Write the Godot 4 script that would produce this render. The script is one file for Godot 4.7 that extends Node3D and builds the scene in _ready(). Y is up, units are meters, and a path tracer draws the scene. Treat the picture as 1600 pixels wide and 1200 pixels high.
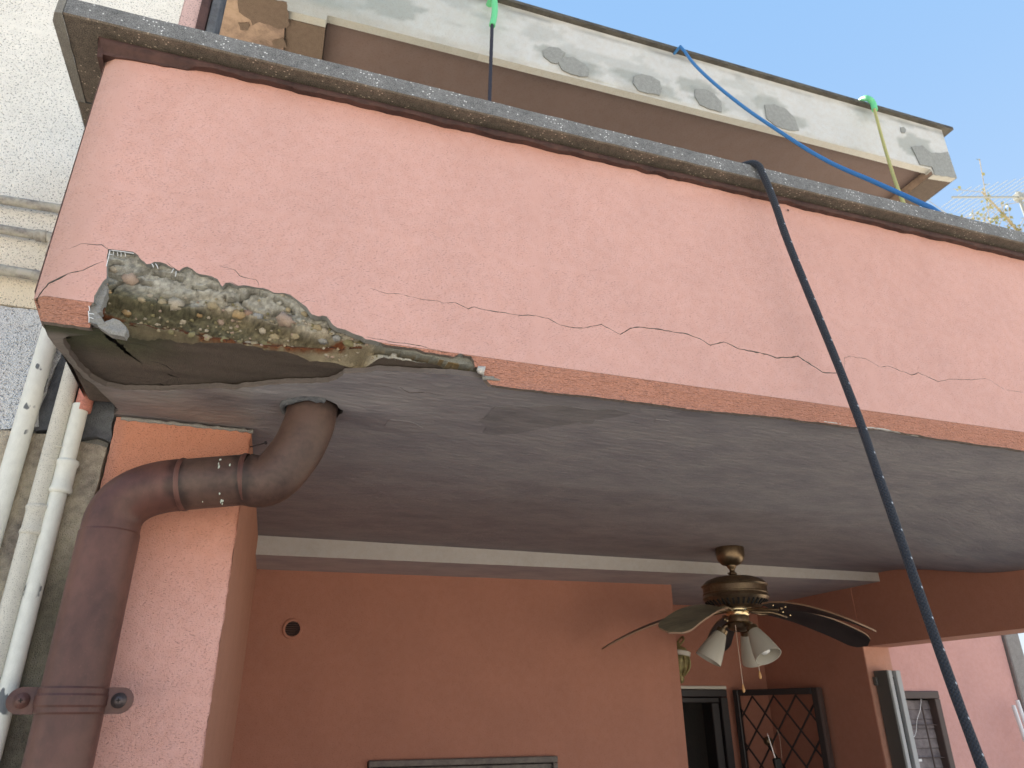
extends Node3D
# A damaged pink balcony over a porch, looked up at from below. Metres, y up, the balcony's face lies at z = 0.

const SOF := 2.54          # height of the soffit
const PILLAR_Z := -0.475
const STEP_Z := -1.67
var rng := RandomNumberGenerator.new()
var fbm := FastNoiseLite.new()
var fine := FastNoiseLite.new()
var ridge := FastNoiseLite.new()
var lumps := FastNoiseLite.new()
var M := {}


class MB:
	var v := PackedVector3Array()
	var n := PackedVector3Array()
	var t := PackedVector2Array()
	var c := PackedColorArray()

	func tri(a: Vector3, b: Vector3, d: Vector3, na: Vector3, nb: Vector3, nd: Vector3, ca := Color.WHITE, cb := Color.WHITE, cd := Color.WHITE, ua := Vector2.ZERO, ub := Vector2.ZERO, ud := Vector2.ZERO) -> void:
		if (d - a).cross(b - a).dot(na + nb + nd) >= 0.0:
			v.append(a); v.append(b); v.append(d)
			n.append(na); n.append(nb); n.append(nd)
			c.append(ca); c.append(cb); c.append(cd)
			t.append(ua); t.append(ub); t.append(ud)
		else:
			v.append(a); v.append(d); v.append(b)
			n.append(na); n.append(nd); n.append(nb)
			c.append(ca); c.append(cd); c.append(cb)
			t.append(ua); t.append(ud); t.append(ub)

	func flat(a: Vector3, b: Vector3, d: Vector3, col := Color.WHITE) -> void:
		var m := (d - a).cross(b - a).normalized()
		tri(a, b, d, m, m, m, col, col, col)

	func quad(a: Vector3, b: Vector3, d: Vector3, e: Vector3, col := Color.WHITE) -> void:
		flat(a, b, d, col)
		flat(a, d, e, col)

	func done() -> ArrayMesh:
		var arr := []
		arr.resize(Mesh.ARRAY_MAX)
		arr[Mesh.ARRAY_VERTEX] = v
		arr[Mesh.ARRAY_NORMAL] = n
		arr[Mesh.ARRAY_TEX_UV] = t
		arr[Mesh.ARRAY_COLOR] = c
		var m := ArrayMesh.new()
		m.add_surface_from_arrays(Mesh.PRIMITIVE_TRIANGLES, arr)
		return m


# ---------- naming
func thing(called: String, label: String, category: String, at := Vector3.ZERO, group := "") -> Node3D:
	var o := Node3D.new()
	o.name = called
	add_child(o, true)
	o.position = at
	tag(o, label, category, group)
	return o

func tag(o: Node, label: String, category := "", group := "") -> void:
	o.set_meta("label", label)
	if category: o.set_meta("category", category)
	if group: o.set_meta("group", group)

func part(parent: Node, called: String, mb: MB, m: Material, label := "") -> MeshInstance3D:
	var o := MeshInstance3D.new()
	o.name = called
	o.mesh = mb.done()
	o.material_override = m
	parent.add_child(o, true)
	if label: o.set_meta("label", label)
	return o

func again(o: MeshInstance3D, parent: Node, xf: Transform3D) -> MeshInstance3D:
	var k := MeshInstance3D.new()
	k.name = o.name
	k.mesh = o.mesh
	k.material_override = o.material_override
	parent.add_child(k, true)
	k.transform = xf
	return k


# ---------- shapes
func V2(a: Array) -> PackedVector2Array:
	var p := PackedVector2Array()
	for i in range(0, a.size(), 2):
		p.append(Vector2(a[i], a[i + 1]))
	return p

func rough(p: PackedVector2Array, step: float, amp: float, closed := true, sd := 0.0) -> PackedVector2Array:
	var q := PackedVector2Array()
	var m := p.size() if closed else p.size() - 1
	for i in m:
		var a := p[i]
		var b := p[(i + 1) % p.size()]
		var k := maxi(1, int(a.distance_to(b) / step))
		var side := (b - a).orthogonal().normalized()
		for j in k:
			var w := a.lerp(b, float(j) / k)
			var s := fine.get_noise_3d(w.x * 260.0, w.y * 260.0, sd) * 0.6 + fine.get_noise_3d(w.x * 900.0, w.y * 900.0, sd + 40.0) * 0.6
			q.append(w + side * s * amp)
	if not closed:
		q.append(p[p.size() - 1])
	return q

func ribbon(p: PackedVector2Array, w0: float, w1: float, w2: float, sd := 0.0) -> PackedVector2Array:
	# a crack: a thin closed outline along a line, w0 wide at its start, w1 in the middle, w2 at its end
	var line := rough(p, 0.006, 0.0022, false, sd)
	var l := PackedVector2Array()
	var r := PackedVector2Array()
	for i in line.size():
		var d := (line[mini(i + 1, line.size() - 1)] - line[maxi(i - 1, 0)]).orthogonal().normalized()
		var s := float(i) / (line.size() - 1)
		var w := lerpf(w0, w1, s * 2.0) if s < 0.5 else lerpf(w1, w2, s * 2.0 - 1.0)
		w *= 0.5 * (1.0 + 0.7 * fine.get_noise_1d(i * 31.0 + sd))
		l.append(line[i] + d * w)
		r.append(line[i] - d * w)
	r.reverse()
	l.append_array(r)
	return l

func _mark(marks: Dictionary, p: PackedVector2Array, o: Vector2, cell: float) -> void:
	for i in p.size():
		var a := p[i]
		var b := p[(i + 1) % p.size()]
		var k := maxi(1, int(a.distance_to(b) / (cell * 0.2)))
		for j in k + 1:
			var w := (a.lerp(b, float(j) / k) - o) / cell
			marks[Vector2i(int(floor(w.x)), int(floor(w.y)))] = true

# a sheet over an outline with holes, cut exactly at both, shaped by fp (plan -> place), with edges that go back by thick
func sheet(mb: MB, outline: PackedVector2Array, holes: Array, cell: float, fp: Callable, up: Vector3, fc: Callable, thick := Vector3.ZERO, edge_col := Color(0, 0, 0, 0)) -> void:
	var lo := outline[0]
	var hi := outline[0]
	for p in outline:
		lo = lo.min(p)
		hi = hi.max(p)
	var nx := int(ceil((hi.x - lo.x) / cell))
	var ny := int(ceil((hi.y - lo.y) / cell))
	var marks := {}
	_mark(marks, outline, lo, cell)
	var boxes := []
	for h in holes:
		_mark(marks, h, lo, cell)
		var r := Rect2(h[0], Vector2.ZERO)
		for p in h: r = r.expand(p)
		boxes.append(r)
	var P := PackedVector3Array()
	var K := PackedColorArray()
	for j in ny + 1:
		for i in nx + 1:
			var q := lo + Vector2(i, j) * cell
			P.append(fp.call(q))
			K.append(fc.call(q))
	var N := PackedVector3Array()
	for j in ny + 1:
		for i in nx + 1:
			var a := P[j * (nx + 1) + mini(i + 1, nx)] - P[j * (nx + 1) + maxi(i - 1, 0)]
			var b := P[mini(j + 1, ny) * (nx + 1) + i] - P[maxi(j - 1, 0) * (nx + 1) + i]
			var m := a.cross(b).normalized()
			N.append(m if m.dot(up) > 0.0 else -m)
	for j in ny:
		for i in nx:
			var o := lo + Vector2(i, j) * cell
			if not marks.has(Vector2i(i, j)):
				var mid := o + Vector2(cell, cell) * 0.5
				if not Geometry2D.is_point_in_polygon(mid, outline): continue
				var inside := false
				for k in holes.size():
					if boxes[k].has_point(mid) and Geometry2D.is_point_in_polygon(mid, holes[k]):
						inside = true
						break
				if inside: continue
				var a := j * (nx + 1) + i
				var b := a + 1
				var d := a + nx + 2
				var e := a + nx + 1
				mb.tri(P[a], P[b], P[d], N[a], N[b], N[d], K[a], K[b], K[d])
				mb.tri(P[a], P[d], P[e], N[a], N[d], N[e], K[a], K[d], K[e])
				continue
			var rect := PackedVector2Array([o, o + Vector2(cell, 0), o + Vector2(cell, cell), o + Vector2(0, cell)])
			var polys: Array = Geometry2D.intersect_polygons(rect, outline)
			var cr := Rect2(o, Vector2(cell, cell))
			for k in holes.size():
				if not boxes[k].intersects(cr, true): continue
				var left := []
				for poly in polys:
					left.append_array(Geometry2D.clip_polygons(poly, holes[k]))
				polys = left
			for poly in polys:
				if poly.size() < 3 or Geometry2D.is_polygon_clockwise(poly): continue
				var ix := Geometry2D.triangulate_polygon(poly)
				var pp := []
				var pn := []
				var pc := []
				for q in poly:
					pp.append(fp.call(q))
					pc.append(fc.call(q))
					var e0 := 0.002
					var m: Vector3 = (fp.call(q + Vector2(e0, 0)) - fp.call(q - Vector2(e0, 0))).cross(fp.call(q + Vector2(0, e0)) - fp.call(q - Vector2(0, e0))).normalized()
					pn.append(m if m.dot(up) > 0.0 else -m)
				for k in range(0, ix.size(), 3):
					mb.tri(pp[ix[k]], pp[ix[k + 1]], pp[ix[k + 2]], pn[ix[k]], pn[ix[k + 1]], pn[ix[k + 2]], pc[ix[k]], pc[ix[k + 1]], pc[ix[k + 2]])
	if thick == Vector3.ZERO: return
	for ring in [outline] + holes:
		for i in ring.size():
			var a2: Vector2 = ring[i]
			var b2: Vector2 = ring[(i + 1) % ring.size()]
			var mid2 := (a2 + b2) * 0.5
			if ring == outline:
				var gone := false
				for k in holes.size():
					if boxes[k].has_point(mid2) and Geometry2D.is_point_in_polygon(mid2, holes[k]): gone = true
				if gone: continue
			if ring != outline and not Geometry2D.is_point_in_polygon(a2, outline) and not Geometry2D.is_point_in_polygon(b2, outline): continue
			var a: Vector3 = fp.call(a2)
			var b: Vector3 = fp.call(b2)
			mb.quad(a, b, b + thick, a + thick, edge_col if edge_col.a > 0.0 else fc.call(a2))

func tube(mb: MB, path: PackedVector3Array, rad: Callable, sides := 16, caps := true, vscale := 1.0) -> void:
	var ref := Vector3.UP
	var first := (path[1] - path[0]).normalized()
	if absf(first.dot(ref)) > 0.9: ref = Vector3.RIGHT
	var side := first.cross(ref).normalized()
	var along := 0.0
	var rings := []
	var norms := []
	var vs := PackedFloat32Array()
	for i in path.size():
		var d := (path[mini(i + 1, path.size() - 1)] - path[maxi(i - 1, 0)]).normalized()
		side = (side - d * side.dot(d)).normalized()
		var other := d.cross(side)
		if i: along += path[i].distance_to(path[i - 1])
		var r: float = rad.call(along)
		var ring := PackedVector3Array()
		var nr := PackedVector3Array()
		for k in sides + 1:
			var w := TAU * k / sides
			var out := side * cos(w) + other * sin(w)
			nr.append(out)
			ring.append(path[i] + out * r)
		rings.append(ring)
		norms.append(nr)
		vs.append(along * vscale)
	for i in path.size() - 1:
		for k in sides:
			var a: PackedVector3Array = rings[i]
			var b: PackedVector3Array = rings[i + 1]
			var na: PackedVector3Array = norms[i]
			var nb: PackedVector3Array = norms[i + 1]
			var u0 := float(k) / sides
			var u1 := float(k + 1) / sides
			mb.tri(a[k], a[k + 1], b[k + 1], na[k], na[k + 1], nb[k + 1], Color.WHITE, Color.WHITE, Color.WHITE, Vector2(u0, vs[i]), Vector2(u1, vs[i]), Vector2(u1, vs[i + 1]))
			mb.tri(a[k], b[k + 1], b[k], na[k], nb[k + 1], nb[k], Color.WHITE, Color.WHITE, Color.WHITE, Vector2(u0, vs[i]), Vector2(u1, vs[i + 1]), Vector2(u0, vs[i + 1]))
	if caps:
		for e in [0, path.size() - 1]:
			var ring: PackedVector3Array = rings[e]
			for k in sides:
				mb.flat(path[e], ring[k], ring[k + 1])

func smooth_path(p: PackedVector3Array, step: float) -> PackedVector3Array:
	var c := Curve3D.new()
	for i in p.size():
		var d := (p[mini(i + 1, p.size() - 1)] - p[maxi(i - 1, 0)]) * 0.2
		c.add_point(p[i], -d, d)
	c.bake_interval = step
	return c.get_baked_points()

func lathe(mb: MB, prof: PackedVector2Array, sides := 32, axis := Transform3D(), crease := 0.6) -> void:
	# prof: (radius, height) from one end to the other
	for i in prof.size() - 1:
		var d := (prof[i + 1] - prof[i]).normalized()
		var nn := Vector2(d.y, -d.x)
		var n0 := nn
		var n1 := nn
		if i > 0:
			var dp := (prof[i] - prof[i - 1]).normalized()
			if dp.dot(d) > crease: n0 = (nn + Vector2(dp.y, -dp.x)).normalized()
		if i < prof.size() - 2:
			var dq := (prof[i + 2] - prof[i + 1]).normalized()
			if dq.dot(d) > crease: n1 = (nn + Vector2(dq.y, -dq.x)).normalized()
		for k in sides:
			var a := TAU * k / sides
			var b := TAU * (k + 1) / sides
			var ra := Vector3(cos(a), 0, sin(a))
			var rb := Vector3(cos(b), 0, sin(b))
			var p0 := axis * (ra * prof[i].x + Vector3(0, prof[i].y, 0))
			var p1 := axis * (rb * prof[i].x + Vector3(0, prof[i].y, 0))
			var p2 := axis * (rb * prof[i + 1].x + Vector3(0, prof[i + 1].y, 0))
			var p3 := axis * (ra * prof[i + 1].x + Vector3(0, prof[i + 1].y, 0))
			var m0 := axis.basis * (ra * n0.x + Vector3(0, n0.y, 0))
			var m1 := axis.basis * (rb * n0.x + Vector3(0, n0.y, 0))
			var m2 := axis.basis * (rb * n1.x + Vector3(0, n1.y, 0))
			var m3 := axis.basis * (ra * n1.x + Vector3(0, n1.y, 0))
			if prof[i].x > 1e-5: mb.tri(p0, p1, p2, m0, m1, m2)
			if prof[i + 1].x > 1e-5: mb.tri(p0, p2, p3, m0, m2, m3)

# a box with chamfered edges, in the frame xf, centred there
func box(mb: MB, size: Vector3, xf := Transform3D(), ch := 0.0, col := Color.WHITE) -> void:
	var h := size * 0.5
	ch = minf(ch, minf(h.x, minf(h.y, h.z)) * 0.8)
	var ax := [Vector3.RIGHT, Vector3.UP, Vector3.BACK]
	for a in 3:
		var u: Vector3 = ax[(a + 1) % 3]
		var w: Vector3 = ax[(a + 2) % 3]
		var hu := h[(a + 1) % 3] - ch
		var hw := h[(a + 2) % 3] - ch
		for s in [-1.0, 1.0]:
			var o: Vector3 = ax[a] * s * h[a]
			mb.quad(xf * (o - u * hu - w * hw), xf * (o + u * hu - w * hw), xf * (o + u * hu + w * hw), xf * (o - u * hu + w * hw), col)
	if ch <= 0.0: return
	for a in 3:
		var u: Vector3 = ax[(a + 1) % 3]
		var w: Vector3 = ax[(a + 2) % 3]
		var ha := h[a] - ch
		for s in [-1.0, 1.0]:
			for q in [-1.0, 1.0]:
				var e0: Vector3 = u * s * h[(a + 1) % 3] + w * q * (h[(a + 2) % 3] - ch)
				var e1: Vector3 = u * s * (h[(a + 1) % 3] - ch) + w * q * h[(a + 2) % 3]
				mb.quad(xf * (e0 - ax[a] * ha), xf * (e0 + ax[a] * ha), xf * (e1 + ax[a] * ha), xf * (e1 - ax[a] * ha), col)
	for s in [-1.0, 1.0]:
		for q in [-1.0, 1.0]:
			for r in [-1.0, 1.0]:
				mb.flat(xf * Vector3(s * h.x, q * (h.y - ch), r * (h.z - ch)), xf * Vector3(s * (h.x - ch), q * h.y, r * (h.z - ch)), xf * Vector3(s * (h.x - ch), q * (h.y - ch), r * h.z), col)

func span(mb: MB, lo: Vector3, hi: Vector3, ch := 0.0, col := Color.WHITE) -> void:
	box(mb, hi - lo, Transform3D(Basis(), (lo + hi) * 0.5), ch, col)

# a bar of rectangular section from a to b
func bar(mb: MB, a: Vector3, b: Vector3, w: float, d: float, face := Vector3.BACK, ch := 0.0) -> void:
	var y := (b - a).normalized()
	var x := y.cross(face).normalized()
	var z := x.cross(y).normalized()
	box(mb, Vector3(w, a.distance_to(b), d), Transform3D(Basis(x, y, z), (a + b) * 0.5), ch)

func pebble(r: Vector3, sd: int) -> MB:
	var mb := MB.new()
	var P := []
	for j in 7:
		var row := PackedVector3Array()
		for i in 11:
			var a := TAU * (i % 10) / 10.0
			var b := PI * j / 6.0
			var d := Vector3(sin(b) * cos(a), cos(b), sin(b) * sin(a))
			var k := 1.0 + 0.42 * fine.get_noise_3d(d.x * 24.0 + sd * 70.0, d.y * 24.0, d.z * 24.0) + 0.20 * fine.get_noise_3d(d.x * 60.0 + sd * 70.0, d.y * 60.0, d.z * 60.0)
			row.append(Vector3(d.x * r.x, d.y * r.y, d.z * r.z) * k)
		P.append(row)
	for j in 6:
		for i in 10:
			var a: Vector3 = P[j][i]
			var b: Vector3 = P[j][i + 1]
			var d: Vector3 = P[j + 1][i + 1]
			var e: Vector3 = P[j + 1][i]
			if j > 0: mb.tri(a, b, d, (a / r).normalized(), (b / r).normalized(), (d / r).normalized())
			if j < 5: mb.tri(a, d, e, (a / r).normalized(), (d / r).normalized(), (e / r).normalized())
	return mb


# ---------- materials
func noise_bytes(n: int, cycles: float, sd: int, oct := 3, type := FastNoiseLite.TYPE_SIMPLEX_SMOOTH, ret := -1) -> PackedByteArray:
	var f := FastNoiseLite.new()
	f.noise_type = type
	f.seed = sd
	f.frequency = cycles / n
	f.fractal_octaves = oct
	f.fractal_type = FastNoiseLite.FRACTAL_FBM if oct > 1 else FastNoiseLite.FRACTAL_NONE
	if ret >= 0: f.cellular_return_type = ret
	return f.get_seamless_image(n, n).get_data()

func tex(n: int, f: Callable) -> ImageTexture:
	# f(i, x, y) -> linear colour
	var d := PackedByteArray()
	d.resize(n * n * 3)
	for y in n:
		for x in n:
			var c: Color = f.call(y * n + x, x, y)
			c = c.linear_to_srgb()
			var o := (y * n + x) * 3
			d[o] = clampi(int(c.r * 255.0 + 0.5), 0, 255)
			d[o + 1] = clampi(int(c.g * 255.0 + 0.5), 0, 255)
			d[o + 2] = clampi(int(c.b * 255.0 + 0.5), 0, 255)
	return ImageTexture.create_from_image(Image.create_from_data(n, n, false, Image.FORMAT_RGB8, d))

func height(n: int, f: Callable) -> ImageTexture:
	var d := PackedFloat32Array()
	d.resize(n * n)
	for y in n:
		for x in n:
			d[y * n + x] = f.call(y * n + x, x, y)
	return ImageTexture.create_from_image(Image.create_from_data(n, n, false, Image.FORMAT_RF, d.to_byte_array()))

func mat(called: String, lin: Color, rg := 0.9, albedo: Texture2D = null, relief: Texture2D = null, cm := 0.0, scale := Vector3.ONE, metal := 0.0) -> StandardMaterial3D:
	var m := StandardMaterial3D.new()
	m.resource_name = called
	m.albedo_color = lin.linear_to_srgb()
	m.roughness = rg
	m.metallic = metal
	m.vertex_color_use_as_albedo = true
	if albedo: m.albedo_texture = albedo
	if relief:
		m.heightmap_enabled = true
		m.heightmap_texture = relief
		m.heightmap_scale = cm
	m.uv1_triplanar = true
	m.uv1_world_triplanar = true
	m.uv1_triplanar_sharpness = 6.0
	m.uv1_scale = scale
	M[called] = m
	return m

func ss(a: float, b: float, x: float) -> float:
	return smoothstep(a, b, x)

func make_materials() -> void:
	var n := 1024
	var big := noise_bytes(n, 4, 11, 4)
	var mid := noise_bytes(n, 26, 12, 3)
	var sand := noise_bytes(n, 230, 13, 2)
	var grit := noise_bytes(n, 420, 14, 1)
	var dash := noise_bytes(n, 120, 15, 2)
	# stucco: sanded render with small dark pits and short float marks
	var st_h := height(n, func(i, x, y):
		var k := dash[(y * 3 % n) * n + x] / 255.0
		return 0.55 * sand[i] / 255.0 + 0.25 * grit[i] / 255.0 - 0.7 * ss(0.68, 0.8, k) + 0.25 * mid[i] / 255.0)
	var st_a := tex(n, func(i, x, y):
		var k := dash[(y * 3 % n) * n + x] / 255.0
		var b := big[i] / 255.0
		var g := (0.90 + 0.08 * (b - 0.5) + 0.05 * (mid[i] / 255.0 - 0.5) + 0.07 * (sand[i] / 255.0 - 0.5)) * (1.0 - 0.24 * ss(0.70, 0.80, k))
		return Color(g, g * (1.0 + 0.05 * (mid[i] / 255.0 - 0.5)), g * (1.0 + 0.10 * (mid[i] / 255.0 - 0.5))))
	# float-dragged edge render, lines along the wall
	var drag_h := height(n, func(i, x, y):
		var k := dash[((y * 2) % n) * n + (mini(x, 1023 - x) * 2 / 3)] / 255.0
		return 0.7 * k + 0.5 * mid[((y * 4) % n) * n + mini(x, 1023 - x)] / 255.0 + 0.2 * grit[i] / 255.0)
	# brushed soffit paint: streaks along x
	var sof_h := height(n, func(i, x, y):
		return 0.5 * dash[((y * 2) % n) * n + mini(x, 1023 - x) / 2] / 255.0 + 0.25 * sand[i] / 255.0 + 0.9 * mid[((y * 2) % n) * n + mini(x, 1023 - x) / 2] / 255.0)
	var sof_a := tex(n, func(i, x, y):
		var s := mid[((y * 3) % n) * n + mini(x, 1023 - x) / 2] / 255.0
		var b := big[((y * 2) % n) * n + mini(x, 1023 - x)] / 255.0
		var l := ss(0.70, 0.86, dash[((y * 4) % n) * n + mini(x, 1023 - x) * 2 / 3] / 255.0)
		var g := 0.85 + 0.18 * (s - 0.5) + 0.28 * (b - 0.5) + 0.12 * l
		return Color(g * (0.985 + 0.06 * (s - 0.5)), g * 0.97, g * (0.985 - 0.08 * (b - 0.5))))
	# roughcast: pale paint over coarse grains, dark dots between them
	var rc_h := height(n, func(i, x, y): return 0.8 * sand[(y * n * 1 + x)] / 255.0 + 0.5 * mid[i] / 255.0 - 0.6 * ss(0.62, 0.8, dash[i] / 255.0))
	var rc_a := tex(n, func(i, x, y):
		var d := ss(0.665, 0.77, dash[i] / 255.0) * ss(0.35, 0.6, sand[i] / 255.0)
		var g := (0.93 + 0.10 * (big[i] / 255.0 - 0.5) + 0.1 * (mid[i] / 255.0 - 0.5)) * (1.0 - 0.72 * d)
		return Color(g, g * 0.995, g * 0.985))
	# concrete grain
	var gr_h := height(n, func(i, x, y): return 0.5 * sand[i] / 255.0 + 0.5 * grit[i] / 255.0 + 0.6 * dash[i] / 255.0)
	var gr_a := tex(n, func(i, x, y):
		var g := 0.82 + 0.30 * (grit[i] / 255.0 - 0.5) + 0.34 * (dash[i] / 255.0 - 0.5) + 0.2 * (mid[i] / 255.0 - 0.5)
		return Color(g, g * (0.99 + 0.03 * (mid[i] / 255.0 - 0.5)), g * (0.97 + 0.06 * (dash[i] / 255.0 - 0.5))))
	# weathered, blotchy
	var bl_a := tex(n, func(i, x, y):
		var b := big[i] / 255.0
		var g := 0.8 + 0.75 * (b - 0.5) + 0.4 * (mid[i] / 255.0 - 0.5) + 0.2 * (dash[i] / 255.0 - 0.5) + 0.12 * (grit[i] / 255.0 - 0.5)
		g = maxf(g, 0.1)
		return Color(g, g * (0.99 + 0.05 * (b - 0.5)), g * (0.97 - 0.08 * (b - 0.5))))
	# terrazzo: grey cement with white marble chips and dark grains
	var cd := noise_bytes(n, 74, 21, 1, FastNoiseLite.TYPE_CELLULAR, FastNoiseLite.RETURN_DISTANCE)
	var cv := noise_bytes(n, 74, 21, 1, FastNoiseLite.TYPE_CELLULAR, FastNoiseLite.RETURN_CELL_VALUE)
	var te_a := tex(n, func(i, x, y):
		var v := cv[i] / 255.0
		var g := 0.205 + 0.16 * (grit[i] / 255.0 - 0.5) + 0.22 * (dash[i] / 255.0 - 0.5) + 0.07 * (big[i] / 255.0 - 0.5) + 0.1 * (mid[i] / 255.0 - 0.5)
		g *= 1.0 - 0.6 * ss(0.66, 0.74, sand[i] / 255.0)
		var chip := ss(0.90, 0.93, v + 0.35 * (big[i] / 255.0 - 0.5)) * (1.0 - ss(0.12, 0.30, cd[i] / 255.0 + 0.3 * (dash[i] / 255.0 - 0.5)))
		g = lerpf(maxf(g, 0.02), 0.78, chip)
		return Color(g, g * 1.0, g * 0.985))
	# flaking white paint (pipes)
	var fl_a := tex(512, func(i, x, y):
		var j: int = y * 2 * n + x * 2
		var f := ss(0.745, 0.765, big[j] / 255.0 + 0.12 * (mid[j] / 255.0 - 0.5))
		var g := 0.9 + 0.12 * (mid[j] / 255.0 - 0.5) + 0.06 * (dash[j] / 255.0 - 0.5)
		return Color(g, g, g * 0.97).lerp(Color(0.16, 0.17, 0.19), f))
	# brown paint on copper: blotches, dry spots
	var cu_a := tex(512, func(i, x, y):
		var j: int = y * 2 * n + x * 2
		var b := big[j] / 255.0
		var g := 0.8 + 0.7 * (b - 0.5) + 0.35 * (mid[j] / 255.0 - 0.5) + 0.1 * (dash[j] / 255.0 - 0.5)
		var s := ss(0.83, 0.9, dash[(j * 3) % (n * n)] / 255.0) * 0.5
		return Color(g + s, g * (1.0 + 0.12 * (b - 0.5)) + s, g + s))
	# braid of the rope: two sets of strands, over two and under two
	var br := func(x, y) -> Vector2:
		var a: float = (x + y) / 512.0 * 8.0
		var b: float = (x - y + 512) / 512.0 * 8.0
		var over := posmod(int(floor(a)) + int(floor(b)), 2) == 0
		var f: float = a - floor(a) if over else b - floor(b)
		var e: float = b - floor(b) if over else a - floor(a)
		var id := posmod(int(floor(a)), 8) if over else -1
		return Vector2((1.0 - pow(absf(f * 2.0 - 1.0), 2.2)) * (0.65 + 0.35 * sin(PI * e)), id)
	var rp_h := height(512, func(i, x, y): return br.call(x, y).x)
	var rp_a := tex(512, func(i, x, y):
		var h: Vector2 = br.call(x, y)
		var g := 0.25 + 0.75 * h.x + 0.3 * (grit[i] / 255.0 - 0.5)
		var c := Color(0.020, 0.026, 0.040) * g
		if h.y == 3.0 and posmod(int((x - y + 512) / 512.0 * 8.0), 8) in [1, 2] and h.x > 0.45: c = Color(0.42, 0.46, 0.52)
		return c)

	var S := Vector3.ONE / 0.9
	mat("pink_stucco", Color(0.73, 0.424, 0.364), 0.93, st_a, st_h, 0.13, S)
	mat("pink_edge", Color(0.60, 0.295, 0.225), 0.93, st_a, drag_h, 0.8, S * 1.2)  # pink render, darker warm shade of the downward bevel put into the colour
	mat("pink_pillar", Color(0.77, 0.425, 0.36), 0.93, st_a, st_h, 0.22, S)
	mat("bounce_stucco", Color(0.60, 0.31, 0.225), 0.93, st_a, st_h, 0.18, S)  # pink render with the warm porch bounce put into its colour
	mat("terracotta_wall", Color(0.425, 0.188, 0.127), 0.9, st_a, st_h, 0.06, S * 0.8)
	mat("far_pink", Color(0.70, 0.385, 0.345), 0.9, st_a, st_h, 0.06, S)
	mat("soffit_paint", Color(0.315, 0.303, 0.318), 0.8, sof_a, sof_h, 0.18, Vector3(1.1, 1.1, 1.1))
	mat("pale_step", Color(0.50, 0.465, 0.44), 0.85, st_a, sof_h, 0.05, S)
	mat("lilac_paint", Color(0.46, 0.405, 0.40), 0.85, sof_a, sof_h, 0.05, Vector3(0.9, 0.9, 0.9))
	mat("roughcast_white", Color(0.92, 0.89, 0.82), 0.95, rc_a, rc_h, 0.22, S * 1.1)
	mat("roughcast_pink", Color(0.72, 0.50, 0.47), 0.95, rc_a, rc_h, 0.22, S * 1.1)
	mat("roughcast_blue", Color(0.71, 0.725, 0.745), 0.95, st_a, rc_h, 0.7, S * 0.8)
	mat("stone_beige", Color(0.60, 0.53, 0.44), 0.97, bl_a, gr_h, 0.4, S * 1.5)
	mat("stone_grey", Color(0.15, 0.16, 0.18), 0.97, bl_a, gr_h, 0.3, S * 1.5)
	mat("concrete", Color(1, 1, 1), 0.97, gr_a, gr_h, 0.28, S * 2.2)
	mat("mortar", Color(0.34, 0.335, 0.32), 0.95, gr_a, gr_h, 0.15, S * 1.6)
	mat("terrazzo", Color(1, 1, 1), 0.85, te_a, gr_h, 0.09, Vector3.ONE / 0.45)
	mat("red_brown", Color(0.092, 0.045, 0.038), 0.8, bl_a, gr_h, 0.1, S * 2.0)
	mat("balcony_white", Color(0.63, 0.632, 0.612), 0.95, st_a, gr_h, 0.12, S * 0.55)
	mat("balcony_brown", Color(0.200, 0.140, 0.122), 0.9, st_a, gr_h, 0.08, S * 0.35)
	mat("balcony_tan", Color(0.46, 0.33, 0.25), 0.9, bl_a, gr_h, 0.1, S * 0.5)
	mat("patch_grey", Color(0.36, 0.372, 0.36), 0.95, gr_a, gr_h, 0.15, S)
	mat("patch_brown", Color(0.20, 0.145, 0.11), 0.95, gr_a, gr_h, 0.15, S)
	mat("coping_dark", Color(0.11, 0.10, 0.085), 0.9, bl_a, gr_h, 0.2, S)
	mat("pipe_white", Color(0.80, 0.81, 0.77), 0.6, fl_a, st_h, 0.05, Vector3(2.2, 1.3, 2.2))
	mat("pipe_cream", Color(0.66, 0.64, 0.57), 0.8, rc_a, st_h, 0.08, Vector3(2.5, 2.5, 2.5))
	mat("pipe_grimy", Color(0.50, 0.475, 0.42), 0.85, bl_a, gr_h, 0.06, Vector3(3, 3, 3))
	mat("pipe_pink", Color(0.62, 0.25, 0.19), 0.7, gr_a, gr_h, 0.05, S)
	mat("pipe_brown", Color(0.134, 0.057, 0.044), 0.5, cu_a, gr_h, 0.03, Vector3(1.4, 1.0, 1.4))
	mat("pipe_olive", Color(0.108, 0.061, 0.047), 0.5, cu_a, gr_h, 0.04, Vector3(2.2, 2.2, 2.2))
	mat("lime_spot", Color(0.55, 0.60, 0.52), 0.9)
	mat("screw", Color(0.10, 0.08, 0.08), 0.5, null, null, 0.0, Vector3.ONE, 0.7)
	mat("rust", Color(0.13, 0.05, 0.022), 0.95, bl_a, gr_h, 0.2, S * 3.0)
	mat("dark_iron", Color(0.022, 0.017, 0.017), 0.45)
	mat("brown_frame", Color(0.085, 0.06, 0.055), 0.6)
	mat("silver_wood", Color(0.17, 0.145, 0.13), 0.7, bl_a, null, 0.0, S * 2.0)
	mat("brass", Color(0.22, 0.155, 0.095), 0.36, cu_a, null, 0.0, Vector3(3, 3, 3), 0.85)
	mat("bright_brass", Color(0.62, 0.50, 0.30), 0.22, null, null, 0.0, Vector3.ONE, 1.0)
	mat("slot_black", Color(0.01, 0.008, 0.007), 0.9)
	mat("blade_wood", Color(0.034, 0.029, 0.030), 0.42, bl_a, null, 0.0, Vector3(0.7, 2, 2))
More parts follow.
